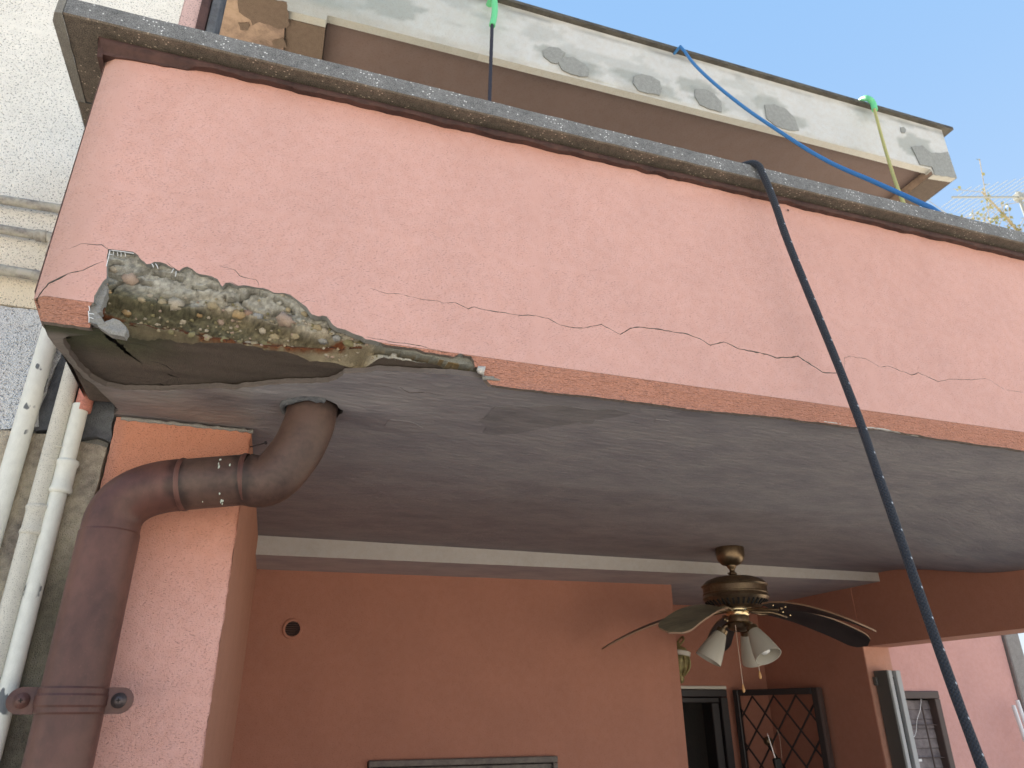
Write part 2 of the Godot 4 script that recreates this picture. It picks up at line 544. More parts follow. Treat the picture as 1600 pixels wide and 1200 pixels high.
	mat("blade_lit", Color(0.22, 0.19, 0.12), 0.42, bl_a, null, 0.0, Vector3(0.7, 2, 2))  # same wood, outdoor reflection put into a lighter colour
	mat("blade_edge", Color(0.26, 0.16, 0.10), 0.6)
	var glass := mat("frosted", Color(0.41, 0.38, 0.32), 0.5)
	glass.backlight_enabled = true
	glass.backlight = Color(0.16, 0.155, 0.14)
	mat("bulb_white", Color(0.88, 0.88, 0.86), 0.35)
	mat("wood_pull", Color(0.55, 0.30, 0.12), 0.5)
	mat("cord", Color(0.55, 0.42, 0.33), 0.7)
	mat("ivory", Color(0.62, 0.58, 0.50), 0.6)
	mat("lantern_gold", Color(0.42, 0.36, 0.16), 0.5, bl_a, null, 0.0, Vector3(6, 6, 6), 0.3)
	mat("black_plastic", Color(0.012, 0.014, 0.012), 0.45)
	mat("silver", Color(0.75, 0.74, 0.76), 0.3, null, null, 0.0, Vector3.ONE, 0.9)
	mat("dark_grey_metal", Color(0.10, 0.098, 0.092), 0.55)
	mat("light_grey_metal", Color(0.40, 0.41, 0.42), 0.5)
	mat("post_grey", Color(0.33, 0.31, 0.30), 0.9, gr_a, gr_h, 0.1, S)
	mat("slat_grey", Color(0.27, 0.235, 0.245), 0.8, bl_a, null, 0.0, S)
	mat("white_plastic", Color(0.80, 0.80, 0.82), 0.5)
	mat("green_hose", Color(0.16, 0.62, 0.28), 0.5)
	mat("yellow_rope", Color(0.62, 0.56, 0.20), 0.9)
	mat("blue_rope", Color(0.06, 0.24, 0.55), 0.85)
	mat("thin_black", Color(0.03, 0.03, 0.045), 0.9)
	mat("thread", Color(0.82, 0.84, 0.86), 0.7)
	mat("nail", Color(0.03, 0.024, 0.03), 0.6)
	mat("antenna_metal", Color(0.30, 0.31, 0.28), 0.5)
	mat("bark", Color(0.40, 0.33, 0.20), 0.95)
	var leaf := mat("leaf", Color(0.30, 0.30, 0.14), 0.7)
	leaf.backlight_enabled = true
	leaf.backlight = Color(0.3, 0.3, 0.12)
	mat("ground_pale", Color(0.55, 0.52, 0.47), 0.95, bl_a, gr_h, 0.2, S * 0.3)
	mat("dark_floor", Color(0.16, 0.09, 0.065), 0.6, bl_a, gr_h, 0.1, S)
	mat("chalk", Color(0.78, 0.76, 0.73), 0.95, gr_a, gr_h, 0.2, S * 3.0)
	var rope := mat("rope", Color(1, 1, 1), 0.75, rp_a, rp_h, 0.16)
	rope.uv1_triplanar = false
	rope.uv1_world_triplanar = false
	rope.rim_enabled = true
	rope.rim = 0.25
	# the two other ropes show the same lay, in their own colours
	for k in [["blue_rope", rp_h], ["yellow_rope", rp_h]]:
		M[k[0]].heightmap_enabled = true
		M[k[0]].heightmap_texture = k[1]
		M[k[0]].heightmap_scale = 0.2
		M[k[0]].uv1_triplanar = false
		M[k[0]].uv1_world_triplanar = false


# ---------- the broken concrete
var L2 := V2([-0.3615,2.6158, -0.3454,2.6147, -0.2901,2.6056, -0.2413,2.6075, -0.1641,2.6171, -0.1171,2.6113, -0.0814,2.6075, -0.0331,2.6029, 0.0164,2.594, 0.0663,2.5892, 0.1366,2.5773, 0.2346,2.569, 0.3845,2.5556])
var L3 := V2([-0.3556,2.5688, -0.3397,2.5688, -0.3014,2.5645, -0.2354,2.5618, -0.1676,2.5591, -0.1095,2.5558, -0.0507,2.5567, -0.0029,2.5598, 0.0705,2.5683, 0.1338,2.5721, 0.1996,2.5645, 0.3074,2.564, 0.3913,2.561])
var L4 := V2([-0.4456,-0.045, -0.3775,-0.0657, -0.3421,-0.0779, -0.2884,-0.0851, -0.1929,-0.0969, -0.0982,-0.0963, -0.0249,-0.0913, 0.0496,-0.0802, 0.1007,-0.0797, 0.1479,-0.0905, 0.2462,-0.0761, 0.3938,-0.0533])

func along(p: PackedVector2Array, x: float) -> float:
	if x <= p[0].x: return p[0].y
	for i in p.size() - 1:
		if x < p[i + 1].x: return lerpf(p[i].y, p[i + 1].y, (x - p[i].x) / (p[i + 1].x - p[i].x))
	return p[p.size() - 1].y

var grooves := [V2([-0.337,2.6172, -0.3358,2.6215, -0.3302,2.6309, -0.3284,2.6382, -0.3207,2.6424, -0.3121,2.6427, -0.3022,2.6474, -0.2941,2.6448, -0.2826,2.6414, -0.2739,2.6417]), V2([-0.3446,2.6658, -0.3423,2.6705, -0.3296,2.6716]), V2([-0.2723,2.6632, -0.2609,2.6612, -0.2499,2.6619, -0.2364,2.6617, -0.2224,2.6587]), V2([-0.2037,2.648, -0.1923,2.6473, -0.1799,2.6482, -0.1728,2.6539, -0.1574,2.6511]), V2([-0.145,2.6376, -0.1376,2.6347, -0.1271,2.6338, -0.1163,2.64, -0.102,2.647, -0.0985,2.6563, -0.0876,2.654, -0.0752,2.6505, -0.0668,2.6506]), V2([-0.0529,2.6444, -0.0381,2.6412, -0.0228,2.6353, -0.0119,2.6241])]

# how far above (+) or below (-) the nearest crevice line a spot lies, and how far away
func crevice(x: float, y: float) -> Vector2:
	var best := Vector2(1.0, 0.0)
	var q := Vector2(x, y)
	for g in grooves:
		for i in g.size() - 1:
			var c: Vector2 = Geometry2D.get_closest_point_to_segment(q, g[i], g[i + 1])
			var d := c.distance_to(q)
			if d < best.x: best = Vector2(d, q.y - c.y)
	return best

func core_z(x: float, y: float) -> float:
	if x < -0.362: return -0.05 if y < 2.60 else -0.020
	var l2 := along(L2, x)
	var l3 := along(L3, x)
	var l4 := along(L4, x)
	var right := ss(0.13, 0.17, x)
	var r1 := 1.0 - absf(ridge.get_noise_2d(x * 34.0, y * 70.0)) * 2.2
	var shelf := 0.0050 * floorf(fbm.get_noise_2d(x * 50.0 + 9.0, y * 130.0) * 5.0) * 0.5
	var z := 0.0
	var rough_by := 1.0
	var w := 0.008 * fbm.get_noise_1d(x * 120.0) + 0.0012 * fbm.get_noise_1d(x * 400.0)
	if y > l2 + w:
		z = -0.0085 - 0.014 * ss(0.09, 0.0, y - l2 - w) + shelf - 0.013 * ss(0.74, 0.97, r1) * ss(0.05, 0.4, fbm.get_noise_2d(x * 30.0, y * 40.0) + 0.35)
		rough_by = 0.9
		var cv := crevice(x + 0.003 * fbm.get_noise_2d(x * 300.0, y * 300.0), y + 0.003 * fbm.get_noise_2d(x * 300.0 + 50.0, y * 300.0))
		z += 0.0045 * ss(0.016, 0.0, cv.x) * (1.0 if cv.y > 0.0 else 0.0) - 0.016 * ss(0.0030, 0.0006, cv.x)
		z = lerpf(z, -0.0165, right)
		rough_by = lerpf(rough_by, 0.12, right)
	else:
		var u := ss(0.0, 0.017, l2 + w - y)
		var lower := lerpf(-0.046, -0.056, clampf((l2 - y) / maxf(l2 - l3, 0.01), 0.0, 1.0))
		if y < l3: lower = lerpf(-0.062, minf(l4, -0.03), clampf((l3 - y) / maxf(l3 - 2.556, 0.01), 0.0, 1.0))
		var b := absf(y - l3 + 0.0015 * fbm.get_noise_1d(x * 220.0)) / 0.0065
		if b < 1.0: lower += 0.015 * sqrt(1.0 - b * b) * (1.0 - right)
		lower += 0.008 * lumps.get_noise_3d(x * 60.0, y * 75.0, lower * 60.0)
		rough_by = lerpf(1.0, 1.9, u)
		z = lerpf(-0.023, lower, u)
		if right > 0.0:
			# a crevice under the grey skin, pale rubble below it
			var gap := ss(0.009, 0.006, l2 - y) * ss(-0.001, 0.001, l2 - y)
			z = lerpf(z, lerpf(-0.026, -0.058, gap), right)
	z += rough_by * (0.0048 * fbm.get_noise_3d(x * 210.0, y * 300.0, z * 210.0) + 0.0030 * fbm.get_noise_3d(x * 620.0, y * 700.0, z * 620.0) + 0.0012 * fine.get_noise_3d(x * 2600.0, y * 2600.0, z * 2600.0))
	return minf(z, -0.0055)

func core_col(p: Vector2, zz: float) -> Color:
	var x := p.x
	var y := p.y
	var l2 := along(L2, x)
	var l3 := along(L3, x)
	var a := fbm.get_noise_3d(x * 150.0, y * 150.0, zz * 150.0)
	var b := fbm.get_noise_3d(x * 40.0 + 70.0, y * 60.0, zz * 40.0)
	var f := fbm.get_noise_3d(x * 800.0, y * 900.0, zz * 800.0) * 1.3 + fine.get_noise_3d(x * 2400.0, y * 2400.0, zz * 2400.0) * 0.8
	var right := ss(0.13, 0.17, x)
	var grey := Color(0.44, 0.43, 0.385) * (1.0 + 0.35 * a + 0.35 * f)
	var tan_ := Color(0.42, 0.345, 0.225) * (1.0 + 0.5 * a + 0.4 * f)
	var moss := Color(0.150, 0.138, 0.085) * (1.0 + 0.6 * a + 0.5 * f)
	var c := grey.lerp(tan_, ss(0.03, -0.005, y - l2) * ss(-0.5, 0.2, b + 0.1) * 0.8)
	if x < -0.2: c = c.lerp(moss, ss(0.035, 0.0, y - l2) * ss(-0.12, -0.28, x))
	if y < l2:
		var low := moss.lerp(tan_ * 0.85, ss(-0.25, 0.1, x + 0.25 * b))
		c = c.lerp(low, ss(0.0, 0.012, l2 - y))
		c = c.lerp(Color(0.30, 0.25, 0.16) * (1.0 + 0.4 * a), ss(0.009, 0.004, absf(y - l3)) * 0.7)
		c = c.lerp(Color(0.20, 0.065, 0.022), ss(0.012, 0.004, absf(y - l3 - 0.006)) * ss(0.02, 0.22, fbm.get_noise_2d(x * 110.0 + 20.0, y * 160.0)) * (1.0 - right))
		if x > -0.05 and y < l3: c = c.lerp(Color(0.50, 0.43, 0.30) * (1.0 + 0.4 * a), ss(0.0, 0.006, l3 - y) * ss(-0.05, 0.06, x) * (1.0 - ss(0.10, 0.14, x)) * 0.85)
		c = c.lerp(Color(0.62, 0.60, 0.52) * (1.0 + 0.3 * a), right * ss(0.006, 0.012, l2 - y))
		c = c.lerp(Color(0.26, 0.17, 0.07), right * ss(0.008, 0.002, absf(l2 - y - 0.004)) * ss(0.0, 0.2, b + 0.1))
	else:
		c = c.lerp(Color(0.34, 0.345, 0.31) * (1.0 + 0.12 * a), right)
	return Color(maxf(c.r, 0.01), maxf(c.g, 0.01), maxf(c.b, 0.008))


# ---------- the fascia's plaster
var hole := V2([-0.3466,2.4973, -0.3543,2.5343, -0.3587,2.57, -0.3541,2.5774, -0.3558,2.5904, -0.353,2.6017, -0.3467,2.6218, -0.3429,2.6294, -0.3459,2.644, -0.3496,2.6571, -0.3518,2.6735, -0.3533,2.6915, -0.3126,2.693, -0.3029,2.6879, -0.2948,2.6795, -0.2846,2.6717, -0.2785,2.6743, -0.2729,2.6797, -0.2642,2.6801, -0.2527,2.6781, -0.2368,2.6699, -0.2277,2.6688, -0.2232,2.6755, -0.2161,2.6798, -0.2064,2.6759, -0.1976,2.6705, -0.1859,2.6685, -0.1689,2.6689, -0.1589,2.6637, -0.1488,2.6498, -0.1444,2.6593, -0.1365,2.6608, -0.1229,2.6547, -0.1117,2.6583, -0.0942,2.6587, -0.0742,2.6596, -0.0655,2.6569, -0.0555,2.6529, -0.0355,2.6566, -0.023,2.6531, -0.0099,2.6439, 0.0006,2.637, 0.01,2.6285, 0.0211,2.616, 0.0335,2.6139, 0.0418,2.6167, 0.0493,2.6151, 0.0574,2.6079, 0.0632,2.5988, 0.0724,2.5931, 0.0885,2.5929, 0.1014,2.5879, 0.1217,2.584, 0.1283,2.5793, 0.1485,2.5797, 0.1654,2.5751, 0.1808,2.5732, 0.2064,2.5758, 0.2299,2.5751, 0.2498,2.5709, 0.2896,2.5696, 0.3097,2.5697, 0.323,2.5776, 0.3462,2.5752, 0.3532,2.5674, 0.3561,2.5561, 0.367,2.5562, 0.3754,2.5472, 0.3837,2.5367, 0.4194,2.4925])

func face_p(p: Vector2) -> Vector3:
	var z := 0.0024 * fbm.get_noise_2d(p.x * 7.0, p.y * 9.0) + 0.0008 * fbm.get_noise_2d(p.x * 40.0, p.y * 40.0)
	var left := ss(-0.425, -0.452, p.x)
	z -= 0.018 * left * left
	# it hangs out a little along the broken edge
	z += 0.004 * ss(0.10, 0.0, absf(p.x - 0.05)) * ss(0.12, 0.0, p.y - 2.62)
	return Vector3(p.x, p.y, z)

func face_c(p: Vector2) -> Color:
	var b := fbm.get_noise_2d(p.x * 5.0 + 40.0, p.y * 7.0)
	var s := fbm.get_noise_2d(p.x * 28.0, p.y * 10.0)
	var c := Color(1, 1, 1) * (1.0 + 0.045 * b)
	# browner below the coping; weathered grey at the outer corner
	var top := ss(3.10, 3.175, p.y + 0.015 * s)
	c = c.lerp(Color(0.80, 0.66, 0.56), 0.5 * top)
	c = c.lerp(Color(0.66, 0.72, 0.68), 0.55 * ss(-0.36, -0.452, p.x + 0.03 * s))
	c = c.lerp(Color(1.04, 0.99, 0.94), ss(0.15, 0.5, fbm.get_noise_2d(p.x * 3.0 + 8.0, p.y * 6.0)))
	c = c.lerp(Color(0.93, 0.90, 0.88), ss(0.18, 0.42, fbm.get_noise_2d(p.x * 16.0 + 60.0, p.y * 3.0)) * 0.6 * ss(2.75, 3.1, p.y))
	c = c.lerp(Color(1.05, 1.06, 1.06), ss(0.2, 0.3, fbm.get_noise_2d(p.x * 9.0 + 90.0, p.y * 14.0 + 9.0)) * 0.5)
	return Color(c.r, c.g, c.b)

func edge_p(p: Vector2) -> Vector3:
	var q := face_p(Vector2(p.x, 2.577))
	var t := clampf((2.577 - p.y) / 0.04, 0.0, 1.0)
	q.y = p.y
	q.z += -0.019 * t + 0.0016 * fbm.get_noise_2d(p.x * 26.0, p.y * 300.0) * sin(t * PI)
	if p.x < -0.43: q.x = p.x + 0.018 * t * ss(-0.43, -0.452, p.x)
	return q

func soffit_p(p: Vector2) -> Vector3:
	var y := SOF + 0.003 * fbm.get_noise_2d(p.x * 6.0, p.y * 7.0) * ss(-1.65, -1.5, p.y) + 0.0012 * fbm.get_noise_2d(p.x * 12.0 + 7.0, p.y * 40.0)
	# plaster swells round the pipe's hole and beside it
	y -= 0.010 * exp(-(pow((p.x - 0.20) / 0.10, 2.0) + pow((p.y + 0.27) / 0.07, 2.0)))
	y -= 0.006 * exp(-(pow((p.x + 0.06) / 0.08, 2.0) + pow((p.y + 0.24) / 0.05, 2.0)))
	y += (0.0016 * fbm.get_noise_2d(p.x * 120.0, p.y * 160.0) + 0.0010 * fbm.get_noise_2d(p.x * 380.0, p.y * 420.0)) * ss(0.75, 0.2, p.x) * ss(-0.6, -0.35, p.y)
	# it sags towards the side beam
	y -= 0.116 * ss(2.0, 2.93, p.x) * ss(-1.66, -0.9, p.y) * ss(-0.03, -0.75, p.y)
	return Vector3(p.x, y, p.y)

func soffit_c(p: Vector2) -> Color:
	var a := fbm.get_noise_2d(p.x * 9.0, p.y * 26.0)
	var b := fbm.get_noise_2d(p.x * 30.0 + 5.0, p.y * 60.0)
	var d := fbm.get_noise_2d(p.x * 3.0 + 20.0, p.y * 8.0)
	var c := Color(1, 1, 1) * (1.0 + 0.20 * a + 0.12 * b + 0.30 * d)
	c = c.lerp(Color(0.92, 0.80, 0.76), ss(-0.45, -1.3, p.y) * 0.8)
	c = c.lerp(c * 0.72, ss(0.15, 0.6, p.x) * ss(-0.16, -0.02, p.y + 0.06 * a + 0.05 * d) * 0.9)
	# cleaner, paler skim at the front; darker round the pipe; moss at the outer corner
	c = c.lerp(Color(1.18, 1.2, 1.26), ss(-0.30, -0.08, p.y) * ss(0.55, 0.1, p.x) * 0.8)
	c = c.lerp(Color(0.55, 0.50, 0.46), ss(0.11, 0.05, Vector2(p.x - 0.045, p.y + 0.32).length() + 0.03 * b) * 0.6)
	c = c.lerp(Color(0.98, 0.86, 0.76) * (1.0 + 0.45 * b + 0.3 * a), ss(-0.02, -0.14, p.x) * ss(-0.55, -0.42, p.y) * 0.75)
	c = c.lerp(Color(0.95, 0.78, 0.66), ss(0.14, 0.0, absf(p.y + 0.40) + absf(p.x + 0.2) * 0.4) * 0.5)
	c = c.lerp(Color(0.26, 0.29, 0.13) * (1.0 + 0.5 * b), ss(-0.105, -0.055, p.y + 0.03 * a) * ss(-0.17, -0.30, p.x))
	c = c.lerp(Color(0.72, 0.66, 0.56), ss(-0.355, -0.40, p.x + 0.02 * b) * ss(-0.06, -0.11, p.y))
	return Color(c.r, c.g, c.b)


func _ready() -> void:
	# ----- camera, sky, sun, exposure
	var cam := Camera3D.new()
	cam.name = "camera"
	add_child(cam)
	cam.transform = Transform3D(Basis(Vector3(0.94967, -0.00731, 0.31316), Vector3(-0.12333, 0.91026, 0.39525), Vector3(-0.28794, -0.41398, 0.86355)), Vector3(0, 1.9, 1.3))
	cam.fov = 55.66
	cam.near = 0.05
	cam.far = 3000.0
	var lens := CameraAttributesPhysical.new()
	lens.frustum_focal_length = 22.74
	lens.frustum_focus_distance = 1.75
	lens.exposure_aperture = 7.0
	lens.frustum_near = 0.05
	lens.frustum_far = 3000.0
	cam.attributes = lens
	cam.current = true
	var sky := ProceduralSkyMaterial.new()
	sky.sky_top_color = Color(0.084, 0.156, 0.266).linear_to_srgb()
	sky.sky_horizon_color = Color(0.255, 0.280, 0.300).linear_to_srgb()
	sky.sky_curve = 0.30
	sky.ground_bottom_color = Color(0.12, 0.115, 0.105).linear_to_srgb()
	sky.ground_horizon_color = Color(0.2, 0.21, 0.22).linear_to_srgb()
	sky.sun_angle_max = 3.0
	var env := Environment.new()
	env.background_mode = Environment.BG_SKY
	env.sky = Sky.new()
	env.sky.sky_material = sky
	env.tonemap_mode = Environment.TONE_MAPPER_LINEAR
	env.tonemap_exposure = 3.6
	env.sdfgi_enabled = true
	env.ssao_enabled = true
	env.ssil_enabled = true
	var we := WorldEnvironment.new()
	we.name = "world"
	we.environment = env
	add_child(we)
	var sun := DirectionalLight3D.new()
	sun.name = "sun"
	sun.light_energy = 1.6
	sun.light_color = Color(1.0, 0.95, 0.87)
	sun.light_angular_distance = 0.5
	sun.shadow_enabled = true
	add_child(sun)
	sun.look_at_from_position(Vector3.ZERO, Vector3(0.1, -0.8, 0.57), Vector3.UP)

	rng.seed = 7
	fbm.seed = 3; fbm.frequency = 0.1; fbm.fractal_octaves = 4
	fine.seed = 5; fine.frequency = 0.05; fine.fractal_type = FastNoiseLite.FRACTAL_NONE
	ridge.seed = 8; ridge.frequency = 0.12; ridge.fractal_octaves = 3
	lumps.seed = 9; lumps.noise_type = FastNoiseLite.TYPE_CELLULAR; lumps.frequency = 0.35; lumps.fractal_type = FastNoiseLite.FRACTAL_NONE
	make_materials()
	build_ground()
	build_floor()
	build_house()
	build_balcony()
	build_neighbour()
	build_upper()
	build_pipes()
	build_porch_fittings()
	build_fan()
	build_right_side()
	build_ropes()
	build_far()

func white(_p: Vector2) -> Color:
	return Color.WHITE


func build_ground() -> void:
	var mb := MB.new()
	var r := 1500.0
	mb.quad(Vector3(-r, 0, -r), Vector3(r, 0, -r), Vector3(r, 0, r), Vector3(-r, 0, r))
	var o := part(self, "ground", mb, M.ground_pale)
	o.set_meta("kind", "structure")


func build_floor() -> void:
	# porch floor out of view, added dark to cut the bounce inside
	var mb := MB.new()
	span(mb, Vector3(-0.3, -0.02, -2.75), Vector3(3.05, 0.05, 0.55), 0.01)
	var o := part(self, "added_porch_floor", mb, M.dark_floor)
	o.set_meta("kind", "structure")

func wall_sheet(parent: Node, called: String, m: Material, a: Vector3, b: Vector3, y0: float, y1: float, out: Vector3, holes := [], cell := 0.06, amp := 0.002) -> MeshInstance3D:
	# an upright plastered face from a to b, with openings given in (along, height)
	var mb := MB.new()
	var d := Vector3(b.x - a.x, 0, b.z - a.z)
	var l := d.length()
	d /= l
	sheet(mb, PackedVector2Array([Vector2(0, y0), Vector2(l, y0), Vector2(l, y1), Vector2(0, y1)]), holes, cell,
		func(p: Vector2) -> Vector3: return Vector3(a.x, 0, a.z) + d * p.x + Vector3(0, p.y, 0) + out * amp * fbm.get_noise_2d(p.x * 9.0 + a.x * 31.0, p.y * 9.0),
		out, func(p: Vector2) -> Color:
			var k := 1.0 + 0.10 * fbm.get_noise_2d(p.x * 6.0, p.y * 6.0) + 0.05 * fbm.get_noise_2d(p.x * 40.0, p.y * 5.0)
			return Color(k, k, k), -out * 0.05)
	return part(parent, called, mb, m)

func rect(x0: float, y0: float, x1: float, y1: float) -> PackedVector2Array:
	return PackedVector2Array([Vector2(x0, y0), Vector2(x1, y0), Vector2(x1, y1), Vector2(x0, y1)])


# ---------- house: pillar, porch walls, side wall
func build_house() -> void:
	# pillar
	var px0 := -0.375
	var px1 := -0.078
	var t := thing("porch_pillar", "square pink rendered pillar with painted warm bounce behind the brown drainpipe", "pillar", Vector3.ZERO)
	var mb := MB.new()
	var pc := func(p: Vector2) -> Color:
		var k := 1.0 + 0.10 * fbm.get_noise_2d(p.x * 8.0, p.y * 8.0)
		var c := Color(k, k, k)
		# pink low down; warm bounce and shade near the soffit painted in
		c = c.lerp(Color(0.84, 0.66, 0.50) * k, ss(2.05, 2.45, p.y + 0.05 * fbm.get_noise_2d(p.x * 20.0, p.y * 12.0)))
		c = c.lerp(Color(0.72, 0.66, 0.60), ss(px0 + 0.03, px0, p.x + 0.01 * fbm.get_noise_2d(3.0, p.y * 40.0)) * 0.7)
		return c
	sheet(mb, rough(PackedVector2Array([Vector2(px0, 0), Vector2(px1, 0), Vector2(px1, 2.532), Vector2(px0, 2.536)]), 0.012, 0.002), [], 0.03,
		func(p: Vector2) -> Vector3: return Vector3(p.x, p.y, PILLAR_Z + 0.002 * fbm.get_noise_2d(p.x * 9.0, p.y * 9.0) - 0.008 * ss(px1 - 0.012, px1, p.x)), Vector3.BACK, pc, Vector3(0, 0, -0.02))
	part(t, "front_face", mb, M.pink_pillar)
	mb = MB.new()
	var inner := func(p: Vector2) -> Vector3: return Vector3(px1 + (PILLAR_Z - p.x) * 0.024, p.y, p.x)
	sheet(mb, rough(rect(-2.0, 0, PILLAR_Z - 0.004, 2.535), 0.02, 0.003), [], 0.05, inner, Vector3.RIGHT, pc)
	part(t, "inner_face", mb, M.bounce_stucco)
	mb = MB.new()
	span(mb, Vector3(px0 + 0.02, 0, -2.1), Vector3(px1 - 0.02, 2.56, PILLAR_Z - 0.018))
	part(t, "pillar_core", mb, M.mortar)
	# rough bead of mortar where pillar and soffit meet
	mb = MB.new()
	var bead := PackedVector3Array()
	for i in 40:
		var x := lerpf(px0 + 0.01, px1 + 0.004, i / 39.0)
		bead.append(Vector3(x, 2.533 + 0.003 * fbm.get_noise_1d(i * 17.0), PILLAR_Z + 0.001))
	tube(mb, bead, func(l): return 0.0045 + 0.003 * fbm.get_noise_1d(l * 400.0), 6)
	part(t, "mortar_bead", mb, M.mortar)

	# wall at the back of the porch, with the round vent and the window
	var wx0 := -0.05
	var wx1 := 1.927
	var wz := -1.99
	t = thing("porch_wall", "dark terracotta back wall of the porch with a round vent", "wall")
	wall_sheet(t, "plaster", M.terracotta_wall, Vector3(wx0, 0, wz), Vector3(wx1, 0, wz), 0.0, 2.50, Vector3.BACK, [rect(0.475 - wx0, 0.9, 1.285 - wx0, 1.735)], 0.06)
	var side := wall_sheet(t, "corner_return", M.terracotta_wall, Vector3(wx1, 0, wz), Vector3(wx1, 0, -2.66), 0.0, 2.52, Vector3.RIGHT)
	mb = MB.new()
	span(mb, Vector3(wx0, 0, -2.6), Vector3(0.4, 2.9, wz - 0.06))
	span(mb, Vector3(1.36, 0, -2.6), Vector3(wx1 - 0.06, 2.9, wz - 0.06))
	span(mb, Vector3(0.4, 1.81, -2.6), Vector3(1.36, 2.9, wz - 0.06))
	span(mb, Vector3(0.4, 0, -2.6), Vector3(1.36, 0.85, wz - 0.06))
	span(mb, Vector3(0.4, 0.85, -2.6), Vector3(1.36, 1.81, -2.5))
	part(t, "masonry", mb, M.mortar)
	var vc := Vector3(0.130, 2.231, wz)
	mb = MB.new()
	var lay := Transform3D(Basis(Vector3.RIGHT, PI / 2), vc)
	lathe(mb, PackedVector2Array([Vector2(0.030, 0.0), Vector2(0.030, 0.006), Vector2(0.036, 0.008), Vector2(0.041, 0.006), Vector2(0.043, 0.0)]), 28, lay)
	var vent := part(t, "vent", mb, M.terracotta_wall, "small round wall vent")
	mb = MB.new()
	lathe(mb, PackedVector2Array([Vector2(0.0001, 0.001), Vector2(0.031, 0.001)]), 28, lay)
	part(vent, "vent_back", mb, M.slot_black)
	for k in 7:
		var h := (k - 3) * 0.0082
		mb = MB.new()
		var hw := sqrt(maxf(0.0305 * 0.0305 - h * h, 0.0001))
		box(mb, Vector3(hw * 2.0, 0.0038, 0.004), Transform3D(Basis(Vector3.RIGHT, 0.5), vc + Vector3(0, h, 0.0042)))
		part(vent, "vent_slat", mb, M.red_brown)
	# window: weathered wooden frame, iron lattice in front of dark panes
	var wy := 1.738
	mb = MB.new()
	for k in [[0.478, 1.284, wy - 0.024, wy, 0.022], [0.50, 1.262, wy - 0.052, wy - 0.028, 0.008]]:
		span(mb, Vector3(k[0], k[2], wz - 0.03), Vector3(k[1], k[3], wz + k[4]), 0.003)
	for s in [[0.478, 0.50, 0.022], [1.262, 1.284, 0.022]]:
		span(mb, Vector3(s[0], 0.9, wz - 0.03), Vector3(s[1], wy - 0.025, wz + s[2]), 0.003)
	for s in [[0.50, 0.525], [1.237, 1.262]]:
		span(mb, Vector3(s[0], 0.9, wz - 0.03), Vector3(s[1], wy - 0.053, wz + 0.008), 0.003)
	span(mb, Vector3(0.478, 0.876, wz - 0.03), Vector3(1.284, 0.9, wz + 0.022), 0.003)
	var win := part(t, "window", mb, M.silver_wood, "window in a weathered grey wooden frame")
	mb = MB.new()
	span(mb, Vector3(0.51, 0.9, wz - 0.2), Vector3(1.25, wy - 0.03, wz - 0.19))
	part(win, "pane", mb, M.slot_black)
	for s in [-1.0, 1.0]:
		for k in 12:
			var x := 0.36 + k * 0.075
			var a := Vector3(x if s > 0 else x + 0.62, 1.69, wz - 0.012)
			var b := Vector3(x + 0.62 if s > 0 else x, 0.92, wz - 0.012)
			var c0 := clampf((0.525 - a.x) / (b.x - a.x), 0.0, 1.0) if s > 0 else clampf((1.237 - a.x) / (b.x - a.x), 0.0, 1.0)
			var c1 := clampf((1.237 - a.x) / (b.x - a.x), 0.0, 1.0) if s > 0 else clampf((0.525 - a.x) / (b.x - a.x), 0.0, 1.0)
			if c1 - c0 < 0.05: continue
			mb = MB.new()
			bar(mb, a.lerp(b, c0), a.lerp(b, c1), 0.009, 0.006)
			part(win, "lattice_bar", mb, M.dark_iron)

	# recessed wall with the doorway
	t = thing("recess_wall", "terracotta wall of the deep recess with the open dark doorway", "wall")
	var rz := -2.66
	var dx0 := 1.70
	var dx1 := 2.60
	var dy := 2.030
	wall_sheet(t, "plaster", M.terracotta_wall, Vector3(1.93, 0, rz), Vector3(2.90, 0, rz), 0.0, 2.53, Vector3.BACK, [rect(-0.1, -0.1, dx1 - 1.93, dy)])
	mb = MB.new()
	span(mb, Vector3(-0.5, 0, -6.2), Vector3(3.3, 5.4, -6.0))
	span(mb, Vector3(-0.5, 0, -6.0), Vector3(1.5, 5.4, -2.72))
	span(mb, Vector3(dx1 + 0.05, 0, -6.0), Vector3(3.3, 5.4, -2.72))
	span(mb, Vector3(1.5, dy + 0.06, -6.0), Vector3(dx1 + 0.05, 5.4, -2.72))
	part(t, "masonry", mb, M.mortar)
	mb = MB.new()
	span(mb, Vector3(1.75, dy - 0.004, rz - 0.04), Vector3(dx1 + 0.012, dy + 0.014, rz + 0.012), 0.002)
	part(t, "door_trim", mb, M.ivory)
	mb = MB.new()
	span(mb, Vector3(1.75, dy - 0.045, rz - 0.10), Vector3(dx1, dy - 0.006, rz + 0.03), 0.004)
	span(mb, Vector3(1.75, dy - 0.075, rz - 0.10), Vector3(dx1 - 0.04, dy - 0.047, rz + 0.008), 0.004)
	span(mb, Vector3(dx1 - 0.045, 0, rz - 0.10), Vector3(dx1, dy - 0.046, rz + 0.03), 0.004)
	span(mb, Vector3(dx1 - 0.095, 0, rz - 0.10), Vector3(dx1 - 0.047, dy - 0.076, rz + 0.006), 0.004)
	part(t, "door_frame", mb, M.dark_iron, "dark frame of the open doorway")

	# side wall on the right with the beam that carries on from it to the front
	t = thing("side_wall", "dark brown plastered side wall with a beam over the opening", "wall")
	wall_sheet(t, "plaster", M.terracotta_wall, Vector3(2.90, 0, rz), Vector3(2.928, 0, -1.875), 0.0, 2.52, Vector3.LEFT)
	wall_sheet(t, "end_face", M.bounce_stucco, Vector3(2.93, 0, -1.87), Vector3(3.09, 0, -1.87), 0.0, 2.21, Vector3.BACK)
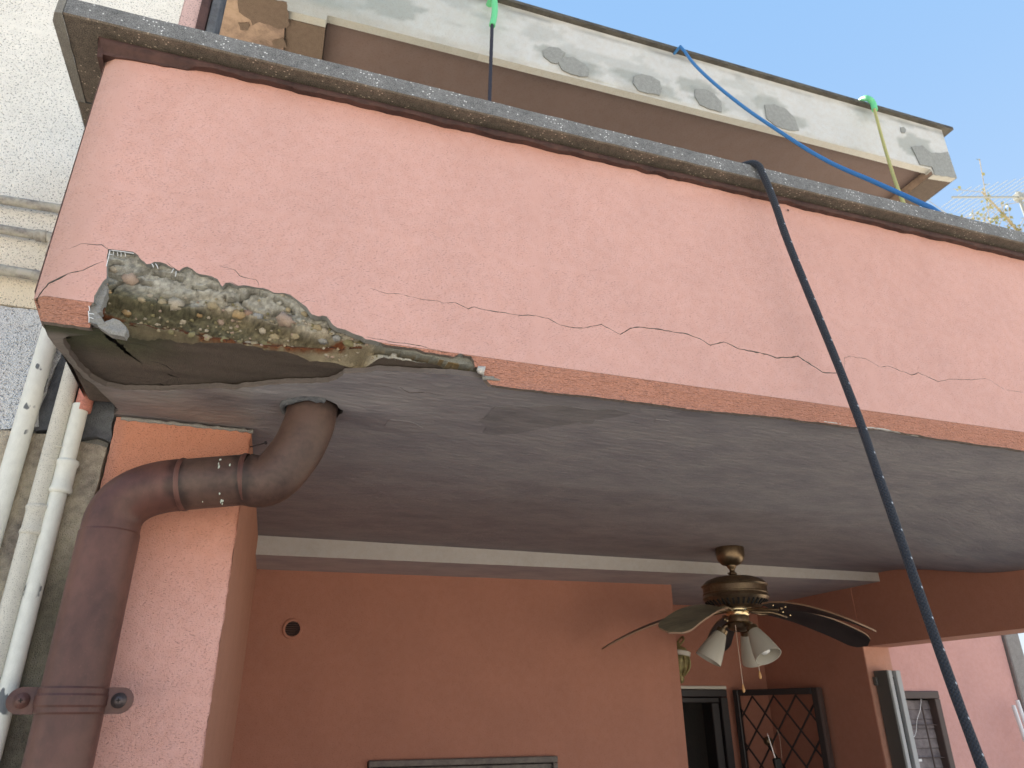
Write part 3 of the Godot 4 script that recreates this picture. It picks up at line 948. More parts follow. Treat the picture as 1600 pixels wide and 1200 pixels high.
	mb = MB.new()
	span(mb, Vector3(2.94, 0, -2.72), Vector3(3.09, 2.21, -1.92))
	span(mb, Vector3(2.94, 2.25, -2.72), Vector3(3.09, 2.9, -0.15))
	part(t, "masonry", mb, M.mortar)
	mb = MB.new()
	sheet(mb, rect(-1.95, 2.203, -0.12, 2.56), [], 0.06, func(p: Vector2) -> Vector3: return Vector3(2.93 + 0.002 * fbm.get_noise_2d(p.x * 9.0, p.y * 9.0), p.y, p.x), Vector3.LEFT, white)
	sheet(mb, rect(2.93, -1.874, 3.10, -0.12), [], 0.06, func(p: Vector2) -> Vector3: return Vector3(p.x, 2.203, p.y), Vector3.DOWN, white)
	sheet(mb, rect(-1.874, 2.203, -0.12, 2.56), [], 0.06, func(p: Vector2) -> Vector3: return Vector3(3.10, p.y, p.x), Vector3.RIGHT, white)
	part(t, "beam", mb, M.terracotta_wall, "painted beam over the side opening")


# ---------- the damaged balcony
# a slab with small rounded front edges and a browner, darker underside
func coping_piece(mb: MB, lo: Vector3, hi: Vector3, front: bool) -> void:
	var under_tint := Color(0.74, 0.60, 0.48)
	var c := 0.003
	if front:
		var n := int((hi.x - lo.x) / 0.02)
		for i in n:
			var x0 := lerpf(lo.x, hi.x, float(i) / n)
			var x1 := lerpf(lo.x, hi.x, float(i + 1) / n)
			var w0 := 0.0016 * fbm.get_noise_1d(x0 * 120.0)
			var w1 := 0.0016 * fbm.get_noise_1d(x1 * 120.0)
			var prof := [Vector2(lo.z, hi.y), Vector2(hi.z - c, hi.y), Vector2(hi.z, hi.y - c), Vector2(hi.z, lo.y + c), Vector2(hi.z - c, lo.y), Vector2(lo.z, lo.y)]
			for k in 5:
				var a: Vector2 = prof[k]
				var b: Vector2 = prof[k + 1]
				var s0 := w0 if k > 0 else 0.0
				var s1 := w1 if k > 0 else 0.0
				mb.quad(Vector3(x0, a.y + s0, a.x), Vector3(x1, a.y + s1, a.x), Vector3(x1, b.y + w0 * 0.0 + s1, b.x), Vector3(x0, b.y + s0, b.x), Color.WHITE if k < 3 else under_tint)
		for x in [lo.x, hi.x]:
			mb.quad(Vector3(x, lo.y, lo.z), Vector3(x, lo.y, hi.z - c), Vector3(x, hi.y, hi.z - c), Vector3(x, hi.y, lo.z))
	else:
		span(mb, Vector3(lo.x, lo.y + 0.002, lo.z), hi, 0.005)
		mb.quad(Vector3(lo.x + 0.005, lo.y, lo.z), Vector3(hi.x, lo.y, lo.z), Vector3(hi.x, lo.y, hi.z), Vector3(lo.x + 0.005, lo.y, hi.z), under_tint)

func build_balcony() -> void:
	var t := thing("damaged_balcony", "pink rendered balcony with broken corner showing concrete, stone coping on top", "balcony")
	var H := rough(hole, 0.004, 0.0022)
	var cracks := []
	cracks.append(ribbon(V2([0.1298,2.6981, 0.1671,2.6897, 0.1865,2.6964, 0.2379,2.6904, 0.2719,2.6934, 0.2831,2.6892, 0.3064,2.6965, 0.3374,2.6864, 0.35,2.6933, 0.4,2.6895, 0.4538,2.6909, 0.4909,2.6957, 0.5193,2.6942, 0.5416,2.6834]), 0.0007, 0.0014, 0.0016, 1.0))
	cracks.append(ribbon(V2([0.5401,2.6832, 0.5657,2.6794, 0.6043,2.6826, 0.6475,2.6996, 0.6923,2.6823, 0.7195,2.7016, 0.7463,2.7094, 0.7811,2.7118, 0.8702,2.7112, 0.9019,2.7043, 0.9278,2.6914, 0.9666,2.7061, 1.0054,2.6932]), 0.0014, 0.0022, 0.0022, 2.0))
	cracks.append(ribbon(V2([1.0036,2.6929, 1.0589,2.691, 1.1126,2.6853, 1.1766,2.6983, 1.2021,2.6845, 1.2418,2.6657, 1.2707,2.6663, 1.3069,2.6714]), 0.0023, 0.0038, 0.0015, 3.0))
	cracks.append(ribbon(V2([1.3098,2.6754, 1.3196,2.7162, 1.339,2.7227, 1.3877,2.7245, 1.4293,2.705, 1.4581,2.7129, 1.5286,2.6972, 1.5552,2.7083, 1.6139,2.6905, 1.6596,2.7043, 1.735,2.7109, 1.7919,2.7245]), 0.0006, 0.0016, 0.0009, 4.0))
	cracks.append(ribbon(V2([1.7936,2.7228, 1.8065,2.7207, 1.851,2.698, 1.921,2.6976, 2.0154,2.6944]), 0.0006, 0.0010, 0.0005, 5.0))
	cracks.append(ribbon(V2([-0.4493,2.5719, -0.433,2.5959, -0.4316,2.6028, -0.4132,2.6198, -0.4049,2.6282, -0.3838,2.6405, -0.3663,2.6565, -0.3553,2.6643]), 0.0038, 0.0022, 0.0007, 6.0))
	cracks.append(ribbon(V2([-0.4175,2.6765, -0.3982,2.6933, -0.3644,2.6991, -0.3569,2.6936, -0.352,2.6904]), 0.0004, 0.0010, 0.0015, 7.0))
	cracks.append(ribbon(V2([-0.166,2.6957, -0.1315,2.6909, -0.1204,2.6784, -0.0905,2.6755, -0.0828,2.6623]), 0.0005, 0.0011, 0.0009, 8.0))
	cracks.append(ribbon(V2([-0.25,2.6816, -0.2423,2.6759, -0.2323,2.6694]), 0.0006, 0.0015, 0.0013, 9.0))
	cracks.append(ribbon(V2([-0.1358,2.6638, -0.1282,2.6595, -0.1206,2.6552]), 0.0006, 0.0015, 0.0013, 10.0))
	cracks.append(ribbon(V2([0.1305,2.584, 0.1545,2.5849, 0.1881,2.5801, 0.2164,2.5831, 0.2533,2.5802, 0.2961,2.575]), 0.0007, 0.0014, 0.0007, 11.0))
	cracks.append(ribbon(V2([-0.0021,2.6394, 0.0093,2.6473, 0.0242,2.6456]), 0.0004, 0.0007, 0.0004, 12.0))
	var mb := MB.new()
	var outline := PackedVector2Array([Vector2(-0.452, 2.577), Vector2(3.2, 2.577), Vector2(3.2, 3.182)])
	for i in 181:
		var x := 3.2 - i * 3.652 / 180.0
		outline.append(Vector2(x, lerpf(3.186, 3.160, ss(-0.15, -0.45, x)) + 0.004 * fbm.get_noise_1d(x * 90.0)))
	outline = rough(outline, 0.01, 0.0)
	sheet(mb, outline, [H] + cracks, 0.02, face_p, Vector3.BACK, face_c, Vector3(0, 0, -0.018), Color(0.42, 0.72, 0.78))
	part(t, "plaster_skin", mb, M.pink_stucco)
	mb = MB.new()
	var low := V2([-0.431,2.5353, -0.3917,2.5356, -0.3526,2.5358, -0.1833,2.5336, 0.0454,2.5314, 0.2975,2.5289, 0.4057,2.5238])
	low.append_array(V2([0.5769,2.5262, 0.7286,2.5293, 0.8558,2.5269, 1.0598,2.5346, 1.2222,2.536, 1.316,2.5354, 1.4342,2.5405, 1.5952,2.5345, 1.8549,2.5323]))
	low.append(Vector2(3.2, 2.534))
	low = rough(low, 0.008, 0.0022, false)
	low[0].x = -0.452
	low.reverse()
	low.append(Vector2(-0.452, 2.5766))
	low.append(Vector2(3.2, 2.5766))
	low = rough(low, 0.01, 0.0)
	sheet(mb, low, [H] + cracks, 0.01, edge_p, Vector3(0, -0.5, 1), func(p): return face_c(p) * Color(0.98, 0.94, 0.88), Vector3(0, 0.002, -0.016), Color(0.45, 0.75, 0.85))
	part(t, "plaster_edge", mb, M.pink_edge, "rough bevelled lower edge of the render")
	mb = MB.new()
	sheet(mb, rect(PILLAR_Z - 0.05, 2.56, -0.016, 3.19), [], 0.03, func(p: Vector2) -> Vector3: return Vector3(-0.4535 + 0.018 * ss(2.59, 2.545, p.y), p.y, p.x), Vector3.LEFT, func(_p): return Color(0.62, 0.80, 0.85))
	part(t, "end_plaster", mb, M.pink_stucco)
	mb = MB.new()
	span(mb, Vector3(-0.44, 2.90, -0.13), Vector3(3.19, 3.19, -0.02))
	span(mb, Vector3(0.45, 2.562, -0.13), Vector3(3.19, 2.90, -0.02))
	span(mb, Vector3(-0.44, 2.62, -0.50), Vector3(-0.34, 3.19, -0.13))
	span(mb, Vector3(-0.33, 2.64, -3.0), Vector3(3.19, 2.8, -0.135))
	part(t, "masonry", mb, M.mortar)
	# the broken face and the smooth underside
	mb = MB.new()
	var step := 0.0026
	var nx := int((0.46 + 0.44) / step)
	var ny := int((2.91 - 2.556) / step)
	var P := PackedVector3Array()
	var K := PackedColorArray()
	for j in ny + 1:
		for i in nx + 1:
			var x := -0.44 + i * step
			var y := 2.556 + j * step
			var zc := core_z(x, y)
			P.append(Vector3(x, y, zc))
			K.append(core_col(Vector2(x, y), zc))
	var w := nx + 1
	var N := PackedVector3Array()
	for j in ny + 1:
		for i in nx + 1:
			var a := P[j * w + mini(i + 1, nx)] - P[j * w + maxi(i - 1, 0)]
			var b := P[mini(j + 1, ny) * w + i] - P[maxi(j - 1, 0) * w + i]
			N.append(a.cross(b).normalized())
	for j in ny:
		for i in nx:
			var a := j * w + i
			mb.tri(P[a], P[a + 1], P[a + w + 1], N[a], N[a + 1], N[a + w + 1], K[a], K[a + 1], K[a + w + 1])
			mb.tri(P[a], P[a + w + 1], P[a + w], N[a], N[a + w + 1], N[a + w], K[a], K[a + w + 1], K[a + w])
	part(t, "broken_concrete", mb, M.concrete, "crumbling grey and ochre concrete where the render fell off")
	mb = MB.new()
	var front := PackedVector2Array()
	for i in 91:
		var x := -0.43 + i * 0.01
		front.append(Vector2(x, core_z(x, 2.556) + 0.001))
	front.append(Vector2(0.47, -0.36))
	front.append(Vector2(-0.43, -0.44))
	var ucr := [ribbon(V2([-0.3483,-0.0694, -0.3371,-0.095, -0.3231,-0.1378, -0.3104,-0.1718, -0.2938,-0.2002]), 0.016, 0.009, 0.002, 21.0),
		ribbon(V2([-0.2755,-0.1852, -0.2589,-0.1862, -0.2478,-0.1952, -0.2372,-0.2142]), 0.001, 0.003, 0.001, 22.0),
		ribbon(V2([-0.2488,-0.2341, -0.2372,-0.2438, -0.2275,-0.2474]), 0.003, 0.006, 0.002, 23.0),
		ribbon(V2([-0.269,-0.2912, -0.2612,-0.3028, -0.2589,-0.32]), 0.003, 0.005, 0.002, 24.0),
		ribbon(V2([-0.4231,-0.1167, -0.415,-0.1195, -0.4053,-0.1138]), 0.004, 0.007, 0.002, 25.0)]
	var under_p := func(p: Vector2) -> Vector3:
		var y := 2.556 + 0.0008 * fbm.get_noise_2d(p.x * 30.0, p.y * 200.0)
		# a torn-out hollow beside the crack
		y += 0.006 * exp(-(pow((p.x + 0.30) / 0.035, 2.0) + pow((p.y + 0.13) / 0.05, 2.0))) * (1.0 + 1.6 * fbm.get_noise_2d(p.x * 80.0, p.y * 160.0))
		return Vector3(p.x, y, p.y)
	sheet(mb, front, ucr, 0.01, under_p, Vector3.DOWN, func(p: Vector2) -> Color:
		var a := fbm.get_noise_2d(p.x * 22.0, p.y * 160.0)
		var b := fbm.get_noise_2d(p.x * 60.0, p.y * 60.0)
		var c := Color(0.150, 0.118, 0.098) * (1.0 + 0.35 * a)
		c = c.lerp(Color(0.10, 0.105, 0.055) * (1.0 + 0.6 * b), ss(-0.18, -0.30, p.x + 0.07 * b) * ss(-0.22, -0.10, p.y + 0.05 * b) * 0.8)
		return c)
	part(t, "bare_underside", mb, M.concrete, "dark smooth concrete left bare under the corner")
	mb = MB.new()
	mb.quad(Vector3(-0.43, 2.578, -0.11), Vector3(0.47, 2.578, -0.11), Vector3(0.47, 2.578, -0.45), Vector3(-0.43, 2.578, -0.45), Color(0.05, 0.045, 0.04))
	part(t, "slab", mb, M.concrete)
	# stones that show in the break: pixel-measured spots turned to metres, size, tone
	var tones := [Color(0.43, 0.36, 0.235), Color(0.50, 0.44, 0.35), Color(0.45, 0.32, 0.17), Color(0.38, 0.25, 0.18), Color(0.35, 0.35, 0.34), Color(0.46, 0.35, 0.28), Color(0.27, 0.24, 0.13), Color(0.48, 0.46, 0.40), Color(0.38, 0.26, 0.13)]
	var mats := []
	for c in tones:
		var sm: StandardMaterial3D = M.concrete.duplicate()
		sm.albedo_color = c.linear_to_srgb()
		sm.heightmap_scale = 0.1
		mats.append(sm)
	var spots := V2([-0.2502,2.6124, -0.2258,2.6126, -0.161,2.6185, -0.1294,2.6156, -0.1132,2.6085, -0.0964,2.6143, -0.0779,2.6089, -0.0524,2.6047, -0.0249,2.6064, -0.0428,2.5849, -0.0241,2.6312, -0.0422,2.6397, 0.0071,2.6264, 0.0178,2.6064, 0.0366,2.6038, 0.0508,2.5989, -0.3098,2.5934, -0.3429,2.6148, -0.3097,2.6489, -0.3225,2.6422, -0.3414,2.6611, -0.2745,2.643])
	spots.append_array(V2([-0.1636,2.5503, -0.0576,2.5569, -0.1341,2.5619, -0.0893,2.5619, -0.1063,2.548, -0.1912,2.5584, -0.2273,2.5582, -0.0778,2.5468, 0.2022,2.5714, 0.1897,2.5578, 0.2496,2.5664]))
	spots.append_array(V2([-0.2735,2.623, -0.1852,2.6038, -0.1443,2.5982, -0.0671,2.5901, -0.0044,2.5876, 0.0488,2.5847, 0.0749,2.586, 0.0995,2.5783, 0.118,2.5841, -0.2843,2.6099, -0.2115,2.5922, -0.0007,2.6098, 0.0663,2.5977, -0.2,2.6251, -0.0389,2.6543, -0.0797,2.6411, -0.1173,2.6547, 0.0635,2.628, -0.144,2.6353, 0.0264,2.6217]))
	var size := [8, 12, 10, 9, 10, 7, 7, 6, 13, 8, 5, 5, 6, 6, 8, 7, 7, 6, 13, 8, 7, 5, 7, 11, 7, 8, 6, 6, 5, 6, 9, 6, 6, 5, 6, 6, 7, 8, 8, 7, 8, 7, 6, 6, 5, 5, 4, 4, 3, 3, 3, 3, 4]
	var tone := [0, 1, 0, 1, 2, 3, 4, 0, 5, 0, 0, 7, 0, 1, 0, 1, 2, 2, 5, 5, 1, 0, 0, 6, 6, 1, 6, 6, 6, 0, 8, 7, 1, 1, 8, 5, 1, 0, 4, 4, 6, 6, 0, 1, 7, 7, 7, 1, 0, 7, 7, 0, 7]
	var px := 1.35 / 1137.0
	for i in spots.size():
		var r: float = size[i] * px * 0.92
		spots[i].y = maxf(spots[i].y, 2.557 + r * 0.8)
		var zz := core_z(spots[i].x, spots[i].y)
		var o := part(t, "stone", pebble(Vector3(r * rng.randf_range(0.95, 1.25), r * rng.randf_range(0.7, 0.95), r * 0.8), i), mats[tone[i]])
		o.position = Vector3(spots[i].x, spots[i].y, zz - r * 0.10)
		o.rotation = Vector3(0, 0, rng.randf_range(-0.6, 0.4))
	# gravel too small to pick out, over the lower part of the break
	var grit := [MB.new(), MB.new(), MB.new(), MB.new()]
	for k in 150:
		var gx := rng.randf_range(-0.35, 0.16)
		var l2 := along(L2, gx)
		var gy := rng.randf_range(2.560, l2 + 0.016)
		var gr := rng.randf_range(0.0012, 0.0034)
		var lump := pebble(Vector3(gr * 1.2, gr, gr), 900 + k)
		var g0 := Vector3(gx, gy, core_z(gx, gy))
		var into: MB = grit[k % 4]
		for i in lump.v.size():
			into.v.append(lump.v[i] + g0)
			into.n.append(lump.n[i]); into.t.append(Vector2.ZERO); into.c.append(Color.WHITE)
	for k in 4:
		part(t, "gravel", grit[k], mats[[1, 0, 6, 5][k]]).set_meta("kind", "stuff")
	# rusty bar that shows in places
	mb = MB.new()
	var rb := PackedVector3Array()
	for i in 30:
		var x := lerpf(-0.30, 0.125, i / 29.0)
		rb.append(Vector3(x, along(L3, x) + 0.004 + 0.001 * fbm.get_noise_1d(i * 30.0), core_z(x, along(L3, x) + 0.004) - 0.0030 + 0.002 * fbm.get_noise_1d(i * 55.0 + 9.0)))
	tube(mb, rb, func(l): return 0.0034, 8)
	part(t, "rebar", mb, M.rust, "rusty reinforcing bar inside the break")
	mb = MB.new()
	var rust_spot := pebble(Vector3(0.007, 0.010, 0.004), 77)
	var rs := part(t, "rust_flake", rust_spot, M.rust)
	rs.position = Vector3(-0.3461, 2.5757, -0.03) + Vector3(0, 0, 0.004)
	# loose lump of mortar at the corner, the crumbling side of the hole
	var chunks := [[V2([-0.3442,2.5428, -0.335,2.5379, -0.3283,2.5455, -0.3196,2.5536, -0.3065,2.5505, -0.2964,2.5417, -0.2907,2.5282, -0.294,2.5186, -0.3048,2.5208, -0.3175,2.5226, -0.3277,2.5274, -0.3394,2.5345]), 0.0],
		[V2([-0.3621,2.5699, -0.3588,2.5785, -0.3569,2.5895, -0.3541,2.6062, -0.3478,2.6265, -0.3416,2.6167, -0.34,2.6034, -0.3429,2.592, -0.3413,2.5789, -0.3417,2.5656, -0.3473,2.558, -0.3573,2.5615]), -0.004],
		[V2([-0.3603,2.561, -0.3479,2.5605, -0.3378,2.5518, -0.3308,2.5425, -0.3377,2.5361, -0.3471,2.5371, -0.356,2.5408]), 0.001]]
	for q in chunks:
		mb = MB.new()
		var dz: float = q[1] - 0.006
		sheet(mb, rough(q[0], 0.003, 0.0025), [], 0.0035, func(p: Vector2) -> Vector3: return Vector3(p.x, p.y, dz + 0.0045 * fbm.get_noise_2d(p.x * 260.0, p.y * 330.0) + 0.002 * fbm.get_noise_2d(p.x * 900.0, p.y * 900.0)), Vector3.BACK, func(p): return Color(1.1, 1.12, 1.15) * (1.0 + 0.4 * fbm.get_noise_2d(p.x * 400.0, p.y * 400.0)), Vector3(0.001, 0.003, -0.022))
		part(t, "mortar_lump", mb, M.mortar)
	var chalk := part(t, "chalky_lump", pebble(Vector3(0.009, 0.011, 0.006), 51), M.chalk)
	chalk.position = Vector3(0.37, 2.551, -0.01)
	chalk = part(t, "chalky_lump", pebble(Vector3(0.020, 0.004, 0.010), 53), M.mortar)
	chalk.position = Vector3(0.391, 2.5379, -0.02)
	# threads of the render's glass mesh
	mb = MB.new()
	var threads := [Vector3(-0.3474, 2.6893, 0.001), Vector3(-0.3097, 2.6901, 0.001), Vector3(-0.3497, 2.6895, 0), Vector3(-0.349, 2.6544, 0), Vector3(-0.3459, 2.6928, -0.006), Vector3(-0.344, 2.6832, -0.006), Vector3(-0.3394, 2.6928, -0.006), Vector3(-0.3365, 2.6834, -0.006), Vector3(-0.3329, 2.6927, -0.006), Vector3(-0.331, 2.6831, -0.006), Vector3(-0.3263, 2.6926, -0.006), Vector3(-0.3237, 2.6846, -0.006), Vector3(-0.3522, 2.6831, -0.004), Vector3(-0.3447, 2.6832, -0.004), Vector3(-0.2698, 2.6754, 0.001), Vector3(-0.2636, 2.6653, 0.001), Vector3(-0.2762, 2.6742, 0.001), Vector3(-0.2716, 2.6666, 0.001), Vector3(-0.2327, 2.6658, 0.001), Vector3(-0.2319, 2.6546, 0.001), Vector3(-0.3595, 2.5685, 0), Vector3(-0.3564, 2.5586, 0), Vector3(-0.3563, 2.5534, 0), Vector3(-0.3482, 2.5535, 0), Vector3(-0.3547, 2.5458, 0), Vector3(-0.3473, 2.5445, 0), Vector3(-0.3583, 2.5582, 0), Vector3(-0.3526, 2.5358, 0), Vector3(-0.238, 2.6704, 0.001), Vector3(-0.2398, 2.6615, 0.001)]
	for k in range(0, threads.size(), 2):
		tube(mb, PackedVector3Array([threads[k], threads[k].lerp(threads[k + 1], 0.5) + Vector3(0.0006, 0, 0.001), threads[k + 1]]), func(l): return 0.0007, 5)
	var th := part(t, "mesh_thread", mb, M.thread)
	th.set_meta("kind", "stuff")

	# soffit
	mb = MB.new()
	var so := V2([-0.4334,-0.0333, -0.3994,-0.0348, -0.3615,-0.0353])
	so.append_array(V2([-0.3469,-0.0282, -0.3338,-0.0443, -0.3517,-0.0577, -0.3744,-0.0674, -0.3989,-0.0752, -0.411,-0.0895, -0.4172,-0.1101, -0.4135,-0.1765, -0.3976,-0.2679, -0.3739,-0.3078, -0.3437,-0.3124, -0.3057,-0.3076, -0.251,-0.2906, -0.1879,-0.2638, -0.1485,-0.241, -0.1201,-0.2356, -0.0902,-0.2158, -0.0554,-0.1981, -0.0196,-0.18, 0.0444,-0.1567, 0.072,-0.1412, 0.0895,-0.119, 0.0994,-0.0897, 0.1152,-0.0816, 0.139,-0.0741, 0.16,-0.058, 0.1874,-0.0494, 0.2402,-0.0425, 0.3042,-0.0289, 0.357,-0.0222, 0.4163,-0.0338]))
	var sx := rough(so, 0.005, 0.0034, false)
	sx.append_array(PackedVector2Array([Vector2(1.0, -0.019), Vector2(1.9, -0.019), Vector2(2.94, -0.019), Vector2(2.94, STEP_Z), Vector2(-0.09, STEP_Z), Vector2(-0.09, -0.49), Vector2(-0.39, -0.49)]))
	sx.append_array(V2([-0.3678,-0.4403, -0.3932,-0.3138, -0.4095,-0.2683, -0.4236,-0.1885, -0.431,-0.1419, -0.4361,-0.0895]))
	var hole_ring := PackedVector2Array()
	for k in 24:
		hole_ring.append(Vector2(0.052, -0.298) + Vector2(0.068, 0).rotated(TAU * k / 24.0) * (1.0 + 0.05 * sin(k * 2.4)))
	var scr := [hole_ring, ribbon(V2([0.2203,-0.1225, 0.2332,-0.1326, 0.2463,-0.1428, 0.2728,-0.1346, 0.3097,-0.134]), 0.001, 0.003, 0.001, 31.0)]
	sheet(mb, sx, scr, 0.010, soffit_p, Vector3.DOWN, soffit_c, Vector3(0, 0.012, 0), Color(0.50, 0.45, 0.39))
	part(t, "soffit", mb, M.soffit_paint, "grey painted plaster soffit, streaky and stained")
	mb = MB.new()
	mb.quad(Vector3(-0.05, SOF + 0.035, -0.40), Vector3(0.2, SOF + 0.035, -0.40), Vector3(0.2, SOF + 0.035, -0.2), Vector3(-0.05, SOF + 0.035, -0.2), Color(0.1, 0.1, 0.1))  # dark backing sheet above the pipe hole
	part(t, "hole_backing", mb, M.mortar)
	# rough mortar packed round the pipe on one side of its hole
	mb = MB.new()
	var pack := PackedVector3Array()
	for i in 30:
		var w2 := deg_to_rad(lerpf(70.0, 290.0, i / 29.0))
		var rr := 0.0635 + 0.004 * fbm.get_noise_1d(i * 23.0)
		pack.append(Vector3(0.052 + cos(w2) * rr, SOF - 0.002 + 0.004 * fbm.get_noise_1d(i * 41.0 + 7.0), -0.298 + sin(w2) * rr))
	tube(mb, pack, func(l): return 0.008 + 0.005 * fbm.get_noise_1d(l * 300.0), 8)
	part(t, "mortar_packing", mb, M.stone_grey)
	# flakes of old paint that stand proud of the soffit
	var flake_at := func(p: Vector2) -> Vector3: return soffit_p(p) - Vector3(0, 0.0013, 0)
	var flakes := [V2([0.4447,-0.2046, 0.4487,-0.167, 0.4814,-0.145, 0.5382,-0.1313, 0.58,-0.1104, 0.6248,-0.1123, 0.6748,-0.1169, 0.7156,-0.1002, 0.7617,-0.1105, 0.7364,-0.1436, 0.6979,-0.1684, 0.6507,-0.2136, 0.6006,-0.2561, 0.552,-0.3082, 0.5041,-0.3421, 0.4683,-0.3341, 0.461,-0.2812, 0.4334,-0.2632, 0.4426,-0.2346])]
	flakes.append(V2([1.0739,-0.11, 1.0981,-0.1025, 1.1272,-0.112, 1.1548,-0.1035, 1.2031,-0.1122, 1.1855,-0.1321, 1.138,-0.1323, 1.102,-0.1292]))
	flakes.append(V2([0.8389,-0.1291, 0.8703,-0.1237, 0.8862,-0.1364, 0.8606,-0.1532, 0.8446,-0.1492]))
	flakes.append(V2([0.6541,-0.1819, 0.6754,-0.1625, 0.6996,-0.1722, 0.704,-0.1971, 0.682,-0.2084]))
	flakes.append(V2([0.7722,-0.0826, 0.8167,-0.0729, 0.8703,-0.0727, 0.8611,-0.0922, 0.8158,-0.1021, 0.7871,-0.0985]))
	flakes.append(V2([0.2297,-0.292, 0.2765,-0.2988, 0.3167,-0.3438, 0.3125,-0.4011, 0.2635,-0.3972, 0.2247,-0.3542]))
	for i in flakes.size():
		mb = MB.new()
		sheet(mb, rough(flakes[i], 0.006, 0.003, true, 3.0 * i), [], 0.02, flake_at, Vector3.DOWN, func(p): return Color(0.80, 0.80, 0.79) * (1.0 + 0.25 * fbm.get_noise_2d(p.x * 60.0, p.y * 120.0)) if i == 0 or i == 3 else Color(1.13, 1.13, 1.15), Vector3(0, 0.0012, 0))
		part(t, "paint_flake", mb, M.soffit_paint)
	# ragged pale paint line along the fascia's foot
	for q in [V2([1.1418,-0.0231, 1.203,-0.0216, 1.2564,-0.0183, 1.3352,-0.0211, 1.4018,-0.019, 1.4541,-0.0217, 1.5228,-0.0295, 1.5967,-0.0365]), V2([0.9404,-0.0269, 0.9684,-0.0305, 0.9921,-0.0272]), V2([0.7631,-0.0345, 0.7943,-0.0325, 0.8305,-0.033])]:
		mb = MB.new()
		sheet(mb, ribbon(q, 0.002, 0.0065, 0.0015, 44.0), [], 0.02, func(p: Vector2) -> Vector3: return soffit_p(Vector2(p.x, minf(p.y, -0.019))) + Vector3(0, -0.0022, p.y + 0.019 if p.y > -0.019 else 0.0), Vector3.DOWN, white, Vector3(0, 0.002, 0))
		part(t, "paint_edge", mb, M.chalk)
	# lower ceiling behind a step
	mb = MB.new()
	sheet(mb, PackedVector2Array([Vector2(-0.06, 2.466), Vector2(2.935, 2.497), Vector2(2.935, 2.545), Vector2(-0.06, 2.545)]), [], 0.06, func(p: Vector2) -> Vector3: return Vector3(p.x, p.y, STEP_Z), Vector3.BACK, white)
	part(t, "ceiling_step", mb, M.pale_step)
	mb = MB.new()
	sheet(mb, rect(-0.06, -2.68, 2.935, STEP_Z), [], 0.08, func(p: Vector2) -> Vector3: return Vector3(p.x, 2.4662 + 0.0103 * (p.x + 0.06), p.y), Vector3.DOWN, white)
	part(t, "lower_ceiling", mb, M.lilac_paint)

	# coping: terrazzo slab that overhangs, with a return round the outer corner, on a painted mortar bed
	mb = MB.new()
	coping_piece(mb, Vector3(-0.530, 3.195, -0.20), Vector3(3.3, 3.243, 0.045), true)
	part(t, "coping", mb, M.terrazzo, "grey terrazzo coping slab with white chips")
	mb = MB.new()
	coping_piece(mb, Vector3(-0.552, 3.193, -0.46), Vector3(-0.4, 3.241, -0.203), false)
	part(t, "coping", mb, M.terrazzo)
	mb = MB.new()
	sheet(mb, V2([-0.55, -0.202, -0.553, 0.02, -0.545, 0.044, -0.531, 0.046, -0.531, -0.202]), [], 0.01, func(p: Vector2) -> Vector3: return Vector3(p.x, 3.194 + 0.002 * fbm.get_noise_2d(p.x * 90.0, p.y * 90.0), p.y), Vector3.DOWN, func(p): return Color(0.8, 0.78, 0.74), Vector3(0, 0.046, 0))
	part(t, "coping_corner", mb, M.mortar, "chipped and patched corner of the coping")
	mb = MB.new()
	var bedp := func(p: Vector2) -> Vector3:
		var bulge := sin(clampf((p.y - 3.164) / 0.027, 0.0, 1.0) * PI)
		return Vector3(p.x, p.y, 0.004 + 0.014 * sqrt(maxf(bulge, 0.0)) + 0.002 * fbm.get_noise_2d(p.x * 30.0, p.y * 60.0))
	var bo := PackedVector2Array([Vector2(3.2, 3.170), Vector2(3.2, 3.1895), Vector2(-0.462, 3.1895)])
	for i in 241:
		var x := -0.462 + i * 3.662 / 240.0
		bo.append(Vector2(x, lerpf(3.170, 3.150, ss(-0.2, -0.46, x)) + 0.005 * fbm.get_noise_1d(x * 140.0)))
	sheet(mb, bo, [], 0.006, bedp, Vector3.BACK, func(p): return Color(1, 1, 1) * (1.0 + 0.4 * fbm.get_noise_2d(p.x * 22.0, p.y * 22.0)), Vector3(0, 0.002, -0.03))
	part(t, "mortar_bed", mb, M.red_brown, "red brown painted mortar under the coping")
	mb = MB.new()
	sheet(mb, rect(-0.49, 3.14, 0.006, 3.1945), [], 0.012, func(p: Vector2) -> Vector3: return Vector3(-0.462 - 0.010 * ss(3.14, 3.194, p.y) + 0.002 * fbm.get_noise_2d(p.x * 60.0, p.y * 60.0), p.y, p.x), Vector3.LEFT, func(p): return Color(1.2, 1.0, 1.0), Vector3(0.01, 0, 0))
	part(t, "mortar_bed", mb, M.red_brown)
	# nail in the soffit's corner
	mb = MB.new()
	var na := Vector3(-0.075, 2.501, -0.5) + Vector3(-0.02, -0.003, -0.01)
	var nb := Vector3(-0.0416, 2.5024, -0.46)
	tube(mb, PackedVector3Array([na, nb]), func(l): return 0.0017, 8)
	tube(mb, PackedVector3Array([nb, nb + (nb - na).normalized() * 0.0015]), func(l): return 0.0045, 10)
	tag(part(self, "nail", mb, M.nail), "dark nail sticking out of the pillar above the drainpipe", "nail")


